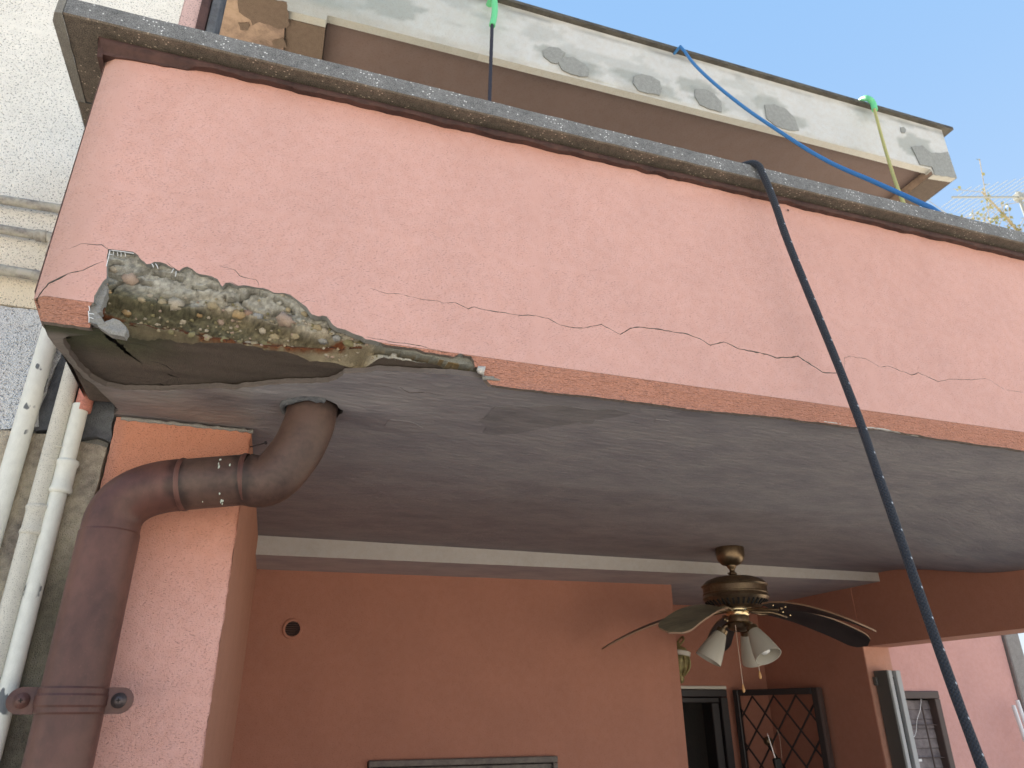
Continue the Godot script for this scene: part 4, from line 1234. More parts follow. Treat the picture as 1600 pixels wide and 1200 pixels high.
# ---------- neighbouring wall with its pipes
func build_neighbour() -> void:
	var wz := PILLAR_Z + 0.005
	var t := thing("neighbour_wall", "roughcast wall of the next house, white above, grey and mossy below", "wall")
	var mb := MB.new()
	span(mb, Vector3(-3.2, 0, -0.62), Vector3(-0.385, 6.1, wz - 0.03))
	part(t, "masonry", mb, M.mortar)
	var fp := func(dz: float) -> Callable:
		return func(p: Vector2) -> Vector3: return Vector3(p.x, p.y, wz + dz + 0.0025 * fbm.get_noise_2d(p.x * 10.0, p.y * 10.0))
	mb = MB.new()
	var up := func(p: Vector2) -> Color:
		var c := Color(1, 1, 1) * (1.0 + 0.05 * fbm.get_noise_2d(p.x * 7.0, p.y * 7.0))
		c = c.lerp(Color(0.97, 0.80, 0.76), 0.5 * ss(0.1, 0.4, fbm.get_noise_2d(p.x * 3.0 + 4.0, p.y * 4.0)))
		return c.lerp(Color(0.86, 0.76, 0.60), 0.75 * ss(3.05, 2.80, p.y + 0.10 * fbm.get_noise_2d(p.x * 5.0, p.y * 14.0)))
	var base := V2([-0.7213,2.7826, -0.67,2.7833, -0.6017,2.7832, -0.5096,2.7818])
	base.append_array(PackedVector2Array([Vector2(-0.38, 2.77), Vector2(-0.38, 3.0), Vector2(-0.455, 3.3), Vector2(-0.455, 6.1), Vector2(-3.2, 6.1), Vector2(-3.2, 2.74)]))
	sheet(mb, base, [], 0.05, fp.call(0.0), Vector3.BACK, up, Vector3(0, 0, -0.02))
	part(t, "white_roughcast", mb, M.roughcast_white)
	mb = MB.new()
	sheet(mb, PackedVector2Array([Vector2(-0.454, 3.1), Vector2(-0.382, 3.1), Vector2(-0.382, 6.1), Vector2(-0.454, 6.1)]), [], 0.05, fp.call(0.001), Vector3.BACK, white, Vector3(0, 0, -0.02))
	part(t, "pink_roughcast", mb, M.roughcast_pink, "pink painted edge of the roughcast")
	mb = MB.new()
	var blue := V2([-0.7209,2.781, -0.6696,2.7816, -0.6013,2.7816, -0.496,2.7824])
	var step := V2([-0.4756,2.5026, -0.524,2.4925, -0.5956,2.4814, -0.6418,2.4731])
	blue.append_array(V2([-0.5191,2.6889, -0.5333,2.533]))
	blue.append_array(step.slice(1))
	sheet(mb, rough(blue, 0.02, 0.004), [], 0.04, fp.call(-0.003), Vector3.BACK, white, Vector3(0, 0, -0.02))
	part(t, "blue_white_coat", mb, M.roughcast_blue, "bluish white band of coarse render")
	mb = MB.new()
	sheet(mb, rough(V2([-0.5191,2.6889, -0.496,2.7824, -0.4013,2.7987, -0.3835,2.5514, -0.376,2.4735, -0.4066,2.4825, -0.469,2.4727, -0.4885,2.4919, -0.532,2.484, -0.5333,2.533]), 0.015, 0.004), [], 0.04, fp.call(-0.005), Vector3.BACK, func(p): return Color(1, 1, 1) * (1.0 + 0.4 * fbm.get_noise_2d(p.x * 25.0, p.y * 25.0)), Vector3(0, 0, -0.02))
	part(t, "grey_coat", mb, M.stone_grey, "dark grey patch of render behind the pipes")
	mb = MB.new()
	var beige := func(p: Vector2) -> Color:
		var a := fbm.get_noise_2d(p.x * 14.0, p.y * 14.0)
		var c := Color(1.1, 1.08, 1.02) * (1.0 + 0.3 * a)
		c = c.lerp(Color(1.5, 1.45, 1.35), ss(-0.56, -0.62, p.x) * ss(2.2, 2.4, p.y))
		c = c.lerp(Color(0.30, 0.30, 0.27) * (1.0 + 0.6 * a), ss(2.34, 2.10, p.y + 0.05 * a) * ss(-0.52, -0.42, p.x + 0.05 * a))
		return c
	sheet(mb, rough(PackedVector2Array([Vector2(-3.2, 0), Vector2(-0.378, 0), Vector2(-0.383, 2.33), Vector2(-0.379, 2.46), Vector2(-0.5, 2.474), Vector2(-0.62, 2.477), Vector2(-3.2, 2.477)]), 0.02, 0.005), [], 0.03, func(p: Vector2) -> Vector3: return Vector3(p.x, p.y, wz + 0.006 + 0.006 * fbm.get_noise_2d(p.x * 16.0, p.y * 16.0)), Vector3.BACK, beige, Vector3(0, 0, -0.03))
	part(t, "stone_plinth", mb, M.stone_beige, "rough beige plinth, mossy near the drainpipe")
	# brown pipe in the inner corner, up by the terrace
	t = thing("brown_corner_pipe", "dark brown square pipe with grey edge where white wall ends", "pipe")
	mb = MB.new()
	span(mb, Vector3(-0.405, 2.9, -0.50), Vector3(-0.380, 6.1, -0.452), 0.004)
	part(t, "pipe", mb, M.red_brown)
	mb = MB.new()
	span(mb, Vector3(-0.377, 2.9, -0.54), Vector3(-0.352, 6.1, -0.458), 0.004)
	part(t, "edge_strip", mb, M.stone_grey)


func pipe_run(parent: Node, called: String, pts: PackedVector3Array, r: float, m: Material, sides := 18) -> MeshInstance3D:
	var mb := MB.new()
	tube(mb, smooth_path(pts, 0.02) if pts.size() > 2 else pts, func(l): return r * (1.0 + 0.012 * fbm.get_noise_1d(l * 60.0)), sides)
	return part(parent, called, mb, m)

func socket(parent: Node, at: Vector3, dir: Vector3, r: float, l: float, m: Material, called := "coupling") -> void:
	# a threaded coupling: a barrel between two beads
	var mb := MB.new()
	var y := dir.normalized()
	var x := y.cross(Vector3.BACK).normalized()
	var h := l * 0.5
	lathe(mb, PackedVector2Array([Vector2(r * 1.0, -h - 0.002), Vector2(r * 1.24, -h), Vector2(r * 1.32, -h + 0.005), Vector2(r * 1.24, -h + 0.011), Vector2(r * 1.16, -h + 0.014), Vector2(r * 1.16, h - 0.014), Vector2(r * 1.24, h - 0.011), Vector2(r * 1.32, h - 0.005), Vector2(r * 1.24, h), Vector2(r, h + 0.002)]), 20, Transform3D(Basis(x, y, x.cross(y)), at), 0.3)
	part(parent, called, mb, m)

func build_pipes() -> void:
	# three upright pipes
	var z := -0.446
	var grp := "old painted pipes on the neighbouring wall"
	var t := thing("wall_pipe", "thick white upright pipe farthest from pillar, dark flaking edge", "pipe", Vector3.ZERO, grp)
	pipe_run(t, "tube", PackedVector3Array([Vector3(-0.545, 2.85, z), Vector3(-0.545, 0, z)]), 0.0200, M.pipe_white)
	t = thing("wall_pipe", "speckled cream upright pipe between the other two, coupling low down", "pipe", Vector3.ZERO, grp)
	pipe_run(t, "tube", PackedVector3Array([Vector3(-0.480, 2.85, z + 0.002), Vector3(-0.472, 0, z + 0.002)]), 0.0180, M.pipe_cream)
	socket(t, Vector3(-0.4755, 2.2793, -0.446), Vector3.UP, 0.018, 0.062, M.pipe_cream)
	for q in [Vector3(-0.4721, 2.44, -0.446), Vector3(-0.4723, 2.4077, -0.446)]:
		var mb := MB.new()
		lathe(mb, PackedVector2Array([Vector2(0.0180, -0.002), Vector2(0.0192, 0), Vector2(0.0180, 0.002)]), 20, Transform3D(Basis(), q))
		part(t, "paint_ring", mb, M.pipe_cream)
	t = thing("wall_pipe", "white upright pipe next to the pillar with pink painted top", "pipe", Vector3.ZERO, grp)
	pipe_run(t, "tube", PackedVector3Array([Vector3(-0.446, 2.511, -0.446) * Vector3(1, 0, 1) + Vector3(0, 2.545, 0), Vector3(-0.4415, 0, z)]), 0.0170, M.pipe_white)
	pipe_run(t, "pink_end", PackedVector3Array([Vector3(-0.4405, 2.86, z), Vector3(-0.4405, 2.530, z)]), 0.0174, M.pipe_pink).set_meta("label", "pink painted upper length")
	socket(t, Vector3(-0.4433, 2.377, -0.446), Vector3.UP, 0.0175, 0.072, M.pipe_white)
	# three level pipes
	grp = "level pipes on the white wall"
	var lv := [[Vector3(-0.7706, 3.0529, -0.446), Vector3(-0.7303, 3.0531, -0.446), Vector3(-0.6136, 3.0558, -0.446), 0.0115, "topmost of the three level pipes on the white wall"],
		[Vector3(-0.7497, 2.9706, -0.446), Vector3(-0.7099, 2.9703, -0.446), Vector3(-0.6261, 2.9702, -0.446), 0.0115, "middle level pipe on white wall, with elbow behind the balcony corner"],
		[Vector3(-0.7222, 2.8622, -0.446), Vector3(-0.683, 2.8612, -0.446), Vector3(-0.61, 2.8595, -0.446), 0.0125, "lowest of the three level pipes on the white wall"]]
	return_pipes(lv, grp)

	# brown downpipe
	var d := thing("downpipe", "brown painted copper drainpipe with two bends and a bracket", "downpipe")
	var r := 0.0560
	var zc := -0.392
	var top := Vector3(0.052, 2.60, -0.298)
	var v0 := Vector3(-0.3277, 2.2473, -0.392)
	var v1 := Vector3(-0.313, 1.8173, -0.392)
	var vx := (v0.x + v1.x) * 0.5
	v0.x = vx
	var a := Vector3(-0.0662, 2.3723, -0.335)
	var b := Vector3(-0.1932, 2.3592, -0.368)
	var mb := MB.new()
	tube(mb, smooth_path(PackedVector3Array([top, Vector3(0.052, 2.53, -0.299), Vector3(0.044, 2.48, -0.303), Vector3(0.022, 2.425, -0.312), Vector3(-0.020, 2.372, -0.323), a]), 0.012), func(l): return r * (1.0 + 0.01 * fbm.get_noise_1d(l * 50.0)), 48)
	stain(mb, a, (b - a).normalized())
	stain(mb, Vector3(0.052, 2.545, -0.298), Vector3.UP)
	part(d, "upper_bend", mb, M.pipe_olive, "grimy olive brown upper bend")
	mb = MB.new()
	var mids := PackedVector3Array()
	for i in 17: mids.append(a.lerp(b, i / 16.0))
	tube(mb, mids, func(l): return r * 0.985, 48)
	stain(mb, a, (b - a).normalized())
	stain(mb, b, (b - a).normalized())
	part(d, "link", mb, M.pipe_olive)
	mb = MB.new()
	var dir := (b - a).normalized()
	var e1 := Vector3(vx, v0.y + 0.02, zc)
	tube(mb, bend(b, dir, e1), func(l): return r * 1.0, 48)
	stain(mb, b, dir)
	part(d, "lower_bend", mb, M.pipe_brown)
	mb = MB.new()
	tube(mb, PackedVector3Array([e1 + Vector3(0, -0.02, 0), Vector3(vx, 0, zc)]), func(l): return r * 1.035, 40)
	part(d, "straight_pipe", mb, M.pipe_brown)
	for q in [[a, dir], [b, dir], [e1 + Vector3(0, -0.02, 0), Vector3.DOWN]]:
		var y: Vector3 = q[1].normalized()
		var x := y.cross(Vector3.BACK).normalized()
		mb = MB.new()
		lathe(mb, PackedVector2Array([Vector2(r * 0.99, -0.006), Vector2(r * 1.022, -0.003), Vector2(r * 1.036, 0), Vector2(r * 1.022, 0.003), Vector2(r * 0.99, 0.006)]), 40, Transform3D(Basis(x, y, x.cross(y)), q[0]))
		part(d, "joint_bead", mb, M.pipe_brown)
	# lime runs on the link
	mb = MB.new()
	for k in 12:
		var s := rng.randf_range(-0.012, 0.075)
		var ang := rng.randf_range(0.1, 2.3)
		if k < 9: s = 0.030 + rng.randf_range(-0.002, 0.002)
		var bas := Basis(dir.cross(Vector3.BACK).normalized(), dir, Vector3.BACK)
		var o3: Vector3 = (bas.x * cos(ang) + dir.cross(bas.x) * sin(ang))
		if o3.z < 0.0: o3 = -o3
		var lump := pebble(Vector3(0.0016, 0.0036, 0.0010) * rng.randf_range(0.5, 1.3), 600 + k)
		var at := a + dir * (s + 0.015) + (o3 - dir * o3.dot(dir)).normalized() * r * 0.99
		for i in lump.v.size():
			mb.v.append(lump.v[i] + at)
			mb.n.append(lump.n[i]); mb.t.append(Vector2.ZERO); mb.c.append(Color.WHITE)
	var lime := part(d, "lime_spots", mb, M.lime_spot)
	lime.set_meta("kind", "stuff")
	# bracket: a pressed strap with a screw at each end
	var bc := Vector3(vx, (Vector3(-0.3122, 1.9307, -0.34)).y, zc)
	mb = MB.new()
	var ring := PackedVector3Array()
	for k in 25:
		var w := PI + PI * k / 24.0
		ring.append(Vector3(cos(w), 0, -sin(w)) * (r * 1.06))
	for k in 24:
		var n0 := ring[k].normalized()
		var n1 := ring[k + 1].normalized()
		var prof := [-0.0235, 0.0, -0.020, 0.0022, -0.012, 0.0022, -0.008, 0.0044, 0.008, 0.0044, 0.012, 0.0022, 0.020, 0.0022, 0.0235, 0.0]
		for i in range(0, 14, 2):
			mb.quad(bc + ring[k] + n0 * prof[i + 1] + Vector3(0, prof[i], 0), bc + ring[k + 1] + n1 * prof[i + 1] + Vector3(0, prof[i], 0), bc + ring[k + 1] + n1 * prof[i + 3] + Vector3(0, prof[i + 2], 0), bc + ring[k] + n0 * prof[i + 3] + Vector3(0, prof[i + 2], 0))
	var br := part(d, "bracket", mb, M.pipe_brown, "pressed strap bracket")
	for s in [-1.0, 1.0]:
		mb = MB.new()
		var o := PackedVector2Array()
		for k in 13:
			o.append(Vector2(0.020, 0) + Vector2(0.0235, 0).rotated(-PI / 2 + PI * k / 12.0))
		o.append(Vector2(-0.012, 0.0235))
		o.append(Vector2(-0.012, -0.0235))
		var fx := bc + Vector3(s * (r * 1.06 + 0.004), 0, 0.012)
		sheet(mb, o, [], 0.01, func(p: Vector2) -> Vector3: return fx + Vector3(p.x * s, p.y, 0.0015 * cos(p.y * 130.0)), Vector3.BACK, white, Vector3(0, 0, -0.004))
		part(br, "ear", mb, M.pipe_brown)
		mb = MB.new()
		var sc := fx + Vector3(s * 0.018, 0, 0.001)
		lathe(mb, PackedVector2Array([Vector2(0.014, 0.0), Vector2(0.0135, 0.002), Vector2(0.010, 0.003), Vector2(0.009, 0.0052), Vector2(0.004, 0.0072), Vector2(0.0001, 0.0075)]), 20, Transform3D(Basis(Vector3.RIGHT, PI / 2), sc), 0.3)
		part(br, "screw", mb, M.pipe_brown if s < 0 else M.screw)
		mb = MB.new()
		box(mb, Vector3(0.0075, 0.0016, 0.001), Transform3D(Basis(Vector3.BACK, 0.15), sc + Vector3(0, 0, 0.0076)))
		box(mb, Vector3(0.0016, 0.0075, 0.0012), Transform3D(Basis(Vector3.BACK, 0.15), sc + Vector3(0, 0, 0.0076)))
		part(br, "screw_cross", mb, M.slot_black)

# damp stains that spread unevenly from a joint
func stain(mb: MB, at: Vector3, dir: Vector3) -> void:
	for i in mb.v.size():
		var p := mb.v[i]
		var d := absf((p - at).dot(dir)) + 0.022 * fbm.get_noise_3d(p.x * 120.0, p.y * 120.0, p.z * 120.0)
		mb.c[i] = mb.c[i].lerp(Color(0.30, 0.29, 0.30), ss(0.024, 0.010, d) * 0.85)

# a quarter bend from a pipe end to an upright below it
func bend(b: Vector3, dir: Vector3, e1: Vector3) -> PackedVector3Array:
	var p := PackedVector3Array()
	var corner := Vector3(e1.x, b.y + dir.y * (e1.x - b.x) / dir.x, e1.z)
	for i in 25:
		var s := i / 24.0
		p.append(b.lerp(corner, s * 0.97).lerp(corner.lerp(e1, s), s * s * (3.0 - 2.0 * s) * 0.55 + s * 0.45))
	p.append(e1 + Vector3(0, -0.03, 0))
	return p

func return_pipes(lv: Array, grp: String) -> void:
	for k in lv.size():
		var q: Array = lv[k]
		var p1: Vector3 = q[2]
		var p0: Vector3 = q[0]
		var d := (p1 - p0).normalized()
		var t := thing("level_pipe", q[4], "pipe", Vector3.ZERO, grp)
		if k == 1:
			pipe_run(t, "tube", PackedVector3Array([p0 - d * 2.3, p1]), q[3], M.pipe_grimy)
			pipe_run(t, "elbow", PackedVector3Array([p1, p1 + d * 0.022, p1 + d * 0.034 + Vector3(0, -0.012, 0), p1 + d * 0.036 + Vector3(0, -0.05, 0)]), q[3] * 1.12, M.pipe_grimy)
			socket(t, p1 + d * 0.004, d, q[3], 0.024, M.pipe_grimy)
		else:
			pipe_run(t, "tube", PackedVector3Array([p0 - d * 2.3, p1 + d * 0.12]), q[3], M.pipe_grimy)


# ---------- balcony above
func build_upper() -> void:
	var z := -1.65
	var yb := 5.43
	var yt := 5.868
	var x0 := -0.9
	var x1 := 4.385
	var t := thing("upper_balcony", "patched off-white concrete balcony of the floor above, brown underneath", "balcony")
	var mb := MB.new()
	var o := PackedVector2Array([Vector2(x0, 5.33), Vector2(-0.065, 5.345), Vector2(-0.06, 5.385), Vector2(0.8, yb - 0.035), Vector2(3.0, yb - 0.005), Vector2(4.155, yb + 0.0), Vector2(4.165, 5.388), Vector2(x1, 5.412), Vector2(x1 + 0.01, yt), Vector2(x0, yt)])
	var spots := [Vector2(1.45, 5.50), Vector2(1.30, 5.56), Vector2(1.93, 5.50), Vector2(1.80, 5.53), Vector2(2.36, 5.52), Vector2(2.26, 5.60), Vector2(2.93, 5.53), Vector2(2.84, 5.62), Vector2(4.27, 5.55), Vector2(4.1, 5.63), Vector2(0.25, 5.62), Vector2(-0.1, 5.5)]
	sheet(mb, o, [], 0.025, func(p: Vector2) -> Vector3: return Vector3(p.x, p.y, z + 0.003 * fbm.get_noise_2d(p.x * 6.0, p.y * 6.0)), Vector3.BACK, func(p: Vector2) -> Color:
		var a := fbm.get_noise_2d(p.x * 3.0, p.y * 5.0)
		var b := fbm.get_noise_2d(p.x * 11.0 + 30.0, p.y * 13.0)
		var c := Color(1.15, 1.14, 1.12) * (1.0 + 0.12 * a)
		var e := fbm.get_noise_2d(p.x * 24.0, p.y * 60.0)
		c = c.lerp(Color(0.74, 0.76, 0.76), ss(0.0, 0.3, b + 0.6 * e) * 0.75)
		for s in spots:
			var dd := Vector2((p.x - s.x) / 0.17, (p.y - s.y) / 0.085).length() + 0.9 * e + 0.5 * b
			c = c.lerp(Color(0.55, 0.58, 0.56), ss(1.05, 0.75, dd) * 0.75)
		c *= 1.0 - 0.35 * ss(0.03, 0.0, absf(p.y - 5.84 + 0.03 * e))
		c = c.lerp(Color(0.62, 0.68, 0.66), ss(0.9, -0.2, p.x + 0.5 * a) * 0.55)
		return c.lerp(Color(0.86, 0.80, 0.70), ss(yb + 0.05, yb - 0.01, p.y) * 0.5), Vector3(0, 0, -0.05))
	part(t, "front_face", mb, M.balcony_white)
	mb = MB.new()
	sheet(mb, rect(-3.2, 5.412, z, yt), [], 0.1, func(p: Vector2) -> Vector3: return Vector3(x1 + 0.005, p.y, p.x), Vector3.RIGHT, white)
	part(t, "end_face", mb, M.balcony_white)
	# underside: lip, recessed panel, beams
	mb = MB.new()
	sheet(mb, rect(-0.06, -3.2, 4.16, z - 0.045), [], 0.12, func(p: Vector2) -> Vector3: return Vector3(p.x, yb + 0.03 - 0.05 * ss(1.2, -0.1, p.x), p.y), Vector3.DOWN, func(p): return Color(1, 1, 1) * (1.0 + 0.25 * fbm.get_noise_2d(p.x * 4.0, p.y * 6.0)))
	part(t, "underside", mb, M.balcony_brown)
	mb = MB.new()
	sheet(mb, rect(-0.06, z - 0.05, 4.16, z), [], 0.05, func(p: Vector2) -> Vector3: return Vector3(p.x, yb - 0.034 * ss(1.6, 0.3, p.x) + 0.4 * (z - p.y) * 0.2, p.y), Vector3.DOWN, func(p): return Color(0.9, 0.82, 0.72))
	part(t, "drip_edge", mb, M.balcony_white)
	mb = MB.new()
	span(mb, Vector3(-0.27, 5.338, -3.2), Vector3(-0.064, 5.46, z - 0.052))
	part(t, "beam", mb, M.patch_brown)
	mb = MB.new()
	mb.quad(Vector3(4.16, 5.39, z - 0.002), Vector3(x1, 5.412, z - 0.002), Vector3(x1, 5.412, -3.2), Vector3(4.16, 5.39, -3.2), Color(0.7, 0.72, 0.75))
	part(t, "beam", mb, M.patch_brown)
	mb = MB.new()
	mb.quad(Vector3(4.158, 5.39, z - 0.002), Vector3(4.158, 5.47, z - 0.002), Vector3(4.158, 5.47, -3.2), Vector3(4.158, 5.39, -3.2))
	part(t, "beam_side", mb, M.balcony_tan)
	mb = MB.new()
	sheet(mb, rect(x0, -3.2, -0.275, z), [], 0.08, func(p: Vector2) -> Vector3: return Vector3(p.x, 5.325 + 0.002 * fbm.get_noise_2d(p.x * 6.0, p.y * 6.0), p.y), Vector3.DOWN, func(p): return Color(1, 1, 1) * (1.0 + 0.2 * fbm.get_noise_2d(p.x * 6.0, p.y * 6.0)))
	part(t, "tan_underside", mb, M.balcony_tan)
	for q in [V2([-0.52,-1.6213, -0.4408,-1.6035, -0.3613,-1.5895, -0.2681,-1.5831, -0.261,-1.7412, -0.3071,-1.7646, -0.3574,-1.7554, -0.4072,-1.7504, -0.4399,-1.7862, -0.4499,-1.7517, -0.5051,-1.72]), V2([-0.5156,-1.7938, -0.463,-1.7726, -0.4531,-1.7947, -0.4663,-1.8289, -0.5028,-1.8364]), V2([-0.3379,-1.8617, -0.2882,-1.8192, -0.262,-1.873, -0.3196,-1.9007])]:
		mb = MB.new()
		sheet(mb, rough(q, 0.02, 0.012), [], 0.05, func(p: Vector2) -> Vector3: return Vector3(p.x, 5.320, p.y), Vector3.DOWN, white, Vector3(0, 0.004, 0))
		part(t, "mortar_patch", mb, M.patch_brown)
	mb = MB.new()
	span(mb, Vector3(x0, 5.47, -3.2), Vector3(x1 - 0.01, yt - 0.005, z - 0.055))
	span(mb, Vector3(-0.5, 2.9, -3.2), Vector3(4.2, 5.42, -2.8))
	part(t, "masonry", mb, M.mortar)
	# thin dark coping
	mb = MB.new()
	sheet(mb, rect(x0, z - 0.1, 4.48, z + 0.03), [], 0.05, func(p: Vector2) -> Vector3: return Vector3(p.x, 5.870 + 0.004 * fbm.get_noise_2d(p.x * 14.0, p.y * 14.0), p.y), Vector3.DOWN, white, Vector3(0, 0.024, 0))
	mb.quad(Vector3(x0, 5.895, z - 0.1), Vector3(4.48, 5.895, z - 0.1), Vector3(4.48, 5.895, z + 0.03), Vector3(x0, 5.895, z + 0.03))
	span(mb, Vector3(4.34, 5.872, -3.2), Vector3(4.48, 5.894, z - 0.101))
	part(t, "coping", mb, M.coping_dark)
	# mortar patches on the face
	var patches := [V2([1.2944,5.4945, 1.3384,5.5526, 1.3942,5.5721, 1.44,5.55, 1.4774,5.5304, 1.5014,5.5009, 1.4851,5.4367, 1.4292,5.4181, 1.3666,5.4236, 1.313,5.4372]),
		V2([1.1968,5.5567, 1.2396,5.6044, 1.2987,5.6145, 1.3483,5.5886, 1.3125,5.5328, 1.2856,5.4808, 1.244,5.4771, 1.2036,5.5056]),
		V2([1.8064,5.549, 1.8634,5.5845, 1.9367,5.5923, 1.9888,5.5653, 2.0007,5.5033, 1.9761,5.4411, 1.8942,5.4311, 1.8233,5.4353, 1.7966,5.4859]),
		V2([2.2516,5.5843, 2.3211,5.6067, 2.3907,5.5897, 2.4354,5.5311, 2.4269,5.4401, 2.3456,5.4371, 2.2633,5.4553, 2.2378,5.5132]),
		V2([2.784,5.6116, 2.8605,5.6411, 2.9464,5.6331, 3.0121,5.5727, 3.0304,5.4591, 2.9435,5.4338, 2.8443,5.4437, 2.7776,5.4909]),
		V2([4.0226,5.5981, 4.1353,5.6416, 4.2016,5.5882, 4.2931,5.6134, 4.3768,5.6486, 4.3773,5.5764, 4.3806,5.4059, 4.1716,5.3808, 4.1637,5.4483, 4.0574,5.4432, 4.0401,5.5202]),
		V2([3.9717,5.7638, 4.0056,5.7799, 4.0216,5.7541, 3.9992,5.7172, 3.9693,5.7146])]
	for q in patches:
		mb = MB.new()
		sheet(mb, rough(q, 0.02, 0.006), [], 0.06, func(p: Vector2) -> Vector3: return Vector3(p.x, p.y, z + 0.0075), Vector3.BACK, func(p): return Color(1, 1, 1) * (1.0 + 0.2 * fbm.get_noise_2d(p.x * 15.0, p.y * 15.0)), Vector3(0, 0, -0.005))
		part(t, "mortar_patch", mb, M.patch_grey)
	# unseen slab behind the upper balcony, added to block the sun
	var h := thing("unseen_roof", "unseen concrete slab added over the house to keep sun off", "roof")
	mb = MB.new()
	span(mb, Vector3(-0.9, 5.42, -6.4), Vector3(4.4, 5.8, -3.21))
	part(h, "slab", mb, M.mortar)


# ---------- things on the porch
func build_porch_fittings() -> void:
	# open security gate
	var hinge := Vector3(2.6402, 2.0153, -2.625)
	var free := Vector3(2.872, 2.0124, -2.1741)
	var t := thing("security_gate", "open dark iron gate with diamond lattice against the side wall", "gate")
	hinge.y = 2.022
	free.y = 2.022
	var u := (free - hinge)
	var wd := u.length()
	u /= wd
	var face := u.cross(Vector3.DOWN).normalized()
	if face.z < 0.0: face = -face
	var at := func(a: float, y: float) -> Vector3: return hinge + u * a + Vector3(0, y, 0)
	var hgt := 1.9
	for q in [[0.016, 0.0, 0.016, -hgt, 0.032], [wd - 0.022, 0.0, wd - 0.022, -hgt, 0.044]]:
		var mb := MB.new()
		bar(mb, at.call(q[0], q[1]), at.call(q[2], q[3]), q[4], 0.03, face, 0.003)
		part(t, "stile", mb, M.dark_iron)
	for y in [-0.016, -hgt + 0.02]:
		var mb := MB.new()
		bar(mb, at.call(0.034, y), at.call(wd - 0.046, y), 0.032, 0.028, face, 0.003)
		part(t, "rail", mb, M.dark_iron)
	var mb := MB.new()
	bar(mb, at.call(wd - 0.004, -0.0), at.call(wd - 0.004, -hgt), 0.012, 0.045, face)
	part(t, "edge_strip", mb, M.brown_frame)
	var i0 := 0.034
	var i1 := wd - 0.046
	var du := (i1 - i0) / 3.35
	var dv := du * 1.36
	for s in [-1.0, 1.0]:
		for k in range(-16, 22):
			# line: a = k * du + phase  +- (-y) * du / dv
			var a0 := i0 + (k + 0.62) * du
			var y0 := -0.034
			var slope: float = s * du / dv
			var p0 := Vector2(a0, y0)
			var p1 := Vector2(a0 + slope * (hgt - 0.06), -hgt + 0.03)
			var c := Geometry2D.intersect_polyline_with_polygon(PackedVector2Array([p0, p1]), PackedVector2Array([Vector2(i0, -hgt + 0.03), Vector2(i1, -hgt + 0.03), Vector2(i1, -0.033), Vector2(i0, -0.033)]))
			for seg in c:
				if seg.size() < 2 or seg[0].distance_to(seg[1]) < 0.02: continue
				mb = MB.new()
				bar(mb, at.call(seg[0].x, seg[0].y) + face * 0.003 * s, at.call(seg[1].x, seg[1].y) + face * 0.003 * s, 0.0085, 0.006, face)
				part(t, "lattice_bar", mb, M.dark_iron)
	var kb: Vector3 = at.call((Vector3(2.6803, 1.7543, -2.45)).x * 0.0 + wd * 0.36, -0.262)
	mb = MB.new()
	var fr := Basis(u, face, u.cross(face))
	lathe(mb, PackedVector2Array([Vector2(0.018, 0.0), Vector2(0.020, 0.012), Vector2(0.024, 0.026), Vector2(0.020, 0.036), Vector2(0.0001, 0.040)]), 20, Transform3D(fr, kb), 0.2)
	part(t, "knob", mb, M.brass, "round metal knob of the lock")
	# the small black box with a rod, held by the gate
	var g := thing("black_handset", "small black box with a thin silver rod before the lattice gate", "radio")
	var f0: Vector3 = Vector3(2.6745, 1.6841, -2.36)
	mb = MB.new()
	box(mb, Vector3(0.042, 0.11, 0.028), Transform3D(Basis(Vector3.BACK, 0.12), f0 + Vector3(0.006, -0.055, 0)), 0.006)
	part(g, "body", mb, M.black_plastic)
	mb = MB.new()
	var rod0: Vector3 = Vector3(2.6711, 1.6661, -2.36)
	tube(mb, PackedVector3Array([rod0, Vector3(2.6396, 1.8003, -2.36)]), func(l): return lerpf(0.0036, 0.0012, clampf(l / 0.15, 0.0, 1.0)), 8)
	part(g, "rod", mb, M.silver)
	mb = MB.new()
	tube(mb, PackedVector3Array([Vector3(2.7092, 1.6773, -2.36), Vector3(2.7139, 1.7869, -2.36), Vector3(2.7035, 1.818, -2.36)]), func(l): return 0.0010, 6)
	part(g, "cord", mb, M.cord)
	mb = MB.new()
	tube(mb, PackedVector3Array([f0 + Vector3(0.006, -0.10, 0), f0 + Vector3(0.006, -1.71, 0)]), func(l): return 0.012, 12)
	tube(mb, PackedVector3Array([f0 + Vector3(0.006, 0.02 - f0.y, 0), f0 + Vector3(0.006, -f0.y, 0)]), func(l): return 0.10, 20)
	part(g, "stand", mb, M.black_plastic)

	# wall lantern, half hidden by the corner
	var l := thing("wall_lantern", "ornate gilded wall lantern with a white collar above doorway", "lamp")
	var lc := Vector3(2.245, 2.1595, -2.52)
	mb = MB.new()
	lathe(mb, PackedVector2Array([Vector2(0.0001, -0.11), Vector2(0.012, -0.10), Vector2(0.018, -0.085), Vector2(0.012, -0.075), Vector2(0.026, -0.06), Vector2(0.040, -0.03), Vector2(0.047, 0.0), Vector2(0.050, 0.03), Vector2(0.045, 0.034)]), 18, Transform3D(Basis(), lc), 0.1)
	part(l, "body", mb, M.lantern_gold)
	for k in 8:
		mb = MB.new()
		var w := TAU * k / 8.0
		var dd := Vector3(cos(w), 0, sin(w))
		tube(mb, smooth_path(PackedVector3Array([lc + dd * 0.018 + Vector3(0, -0.07, 0), lc + dd * 0.050 + Vector3(0, -0.035, 0), lc + dd * 0.058 + Vector3(0, 0.0, 0), lc + dd * 0.052 + Vector3(0, 0.028, 0)]), 0.012), func(_l): return 0.005, 6)
		part(l, "leaf_rib", mb, M.lantern_gold)
	mb = MB.new()
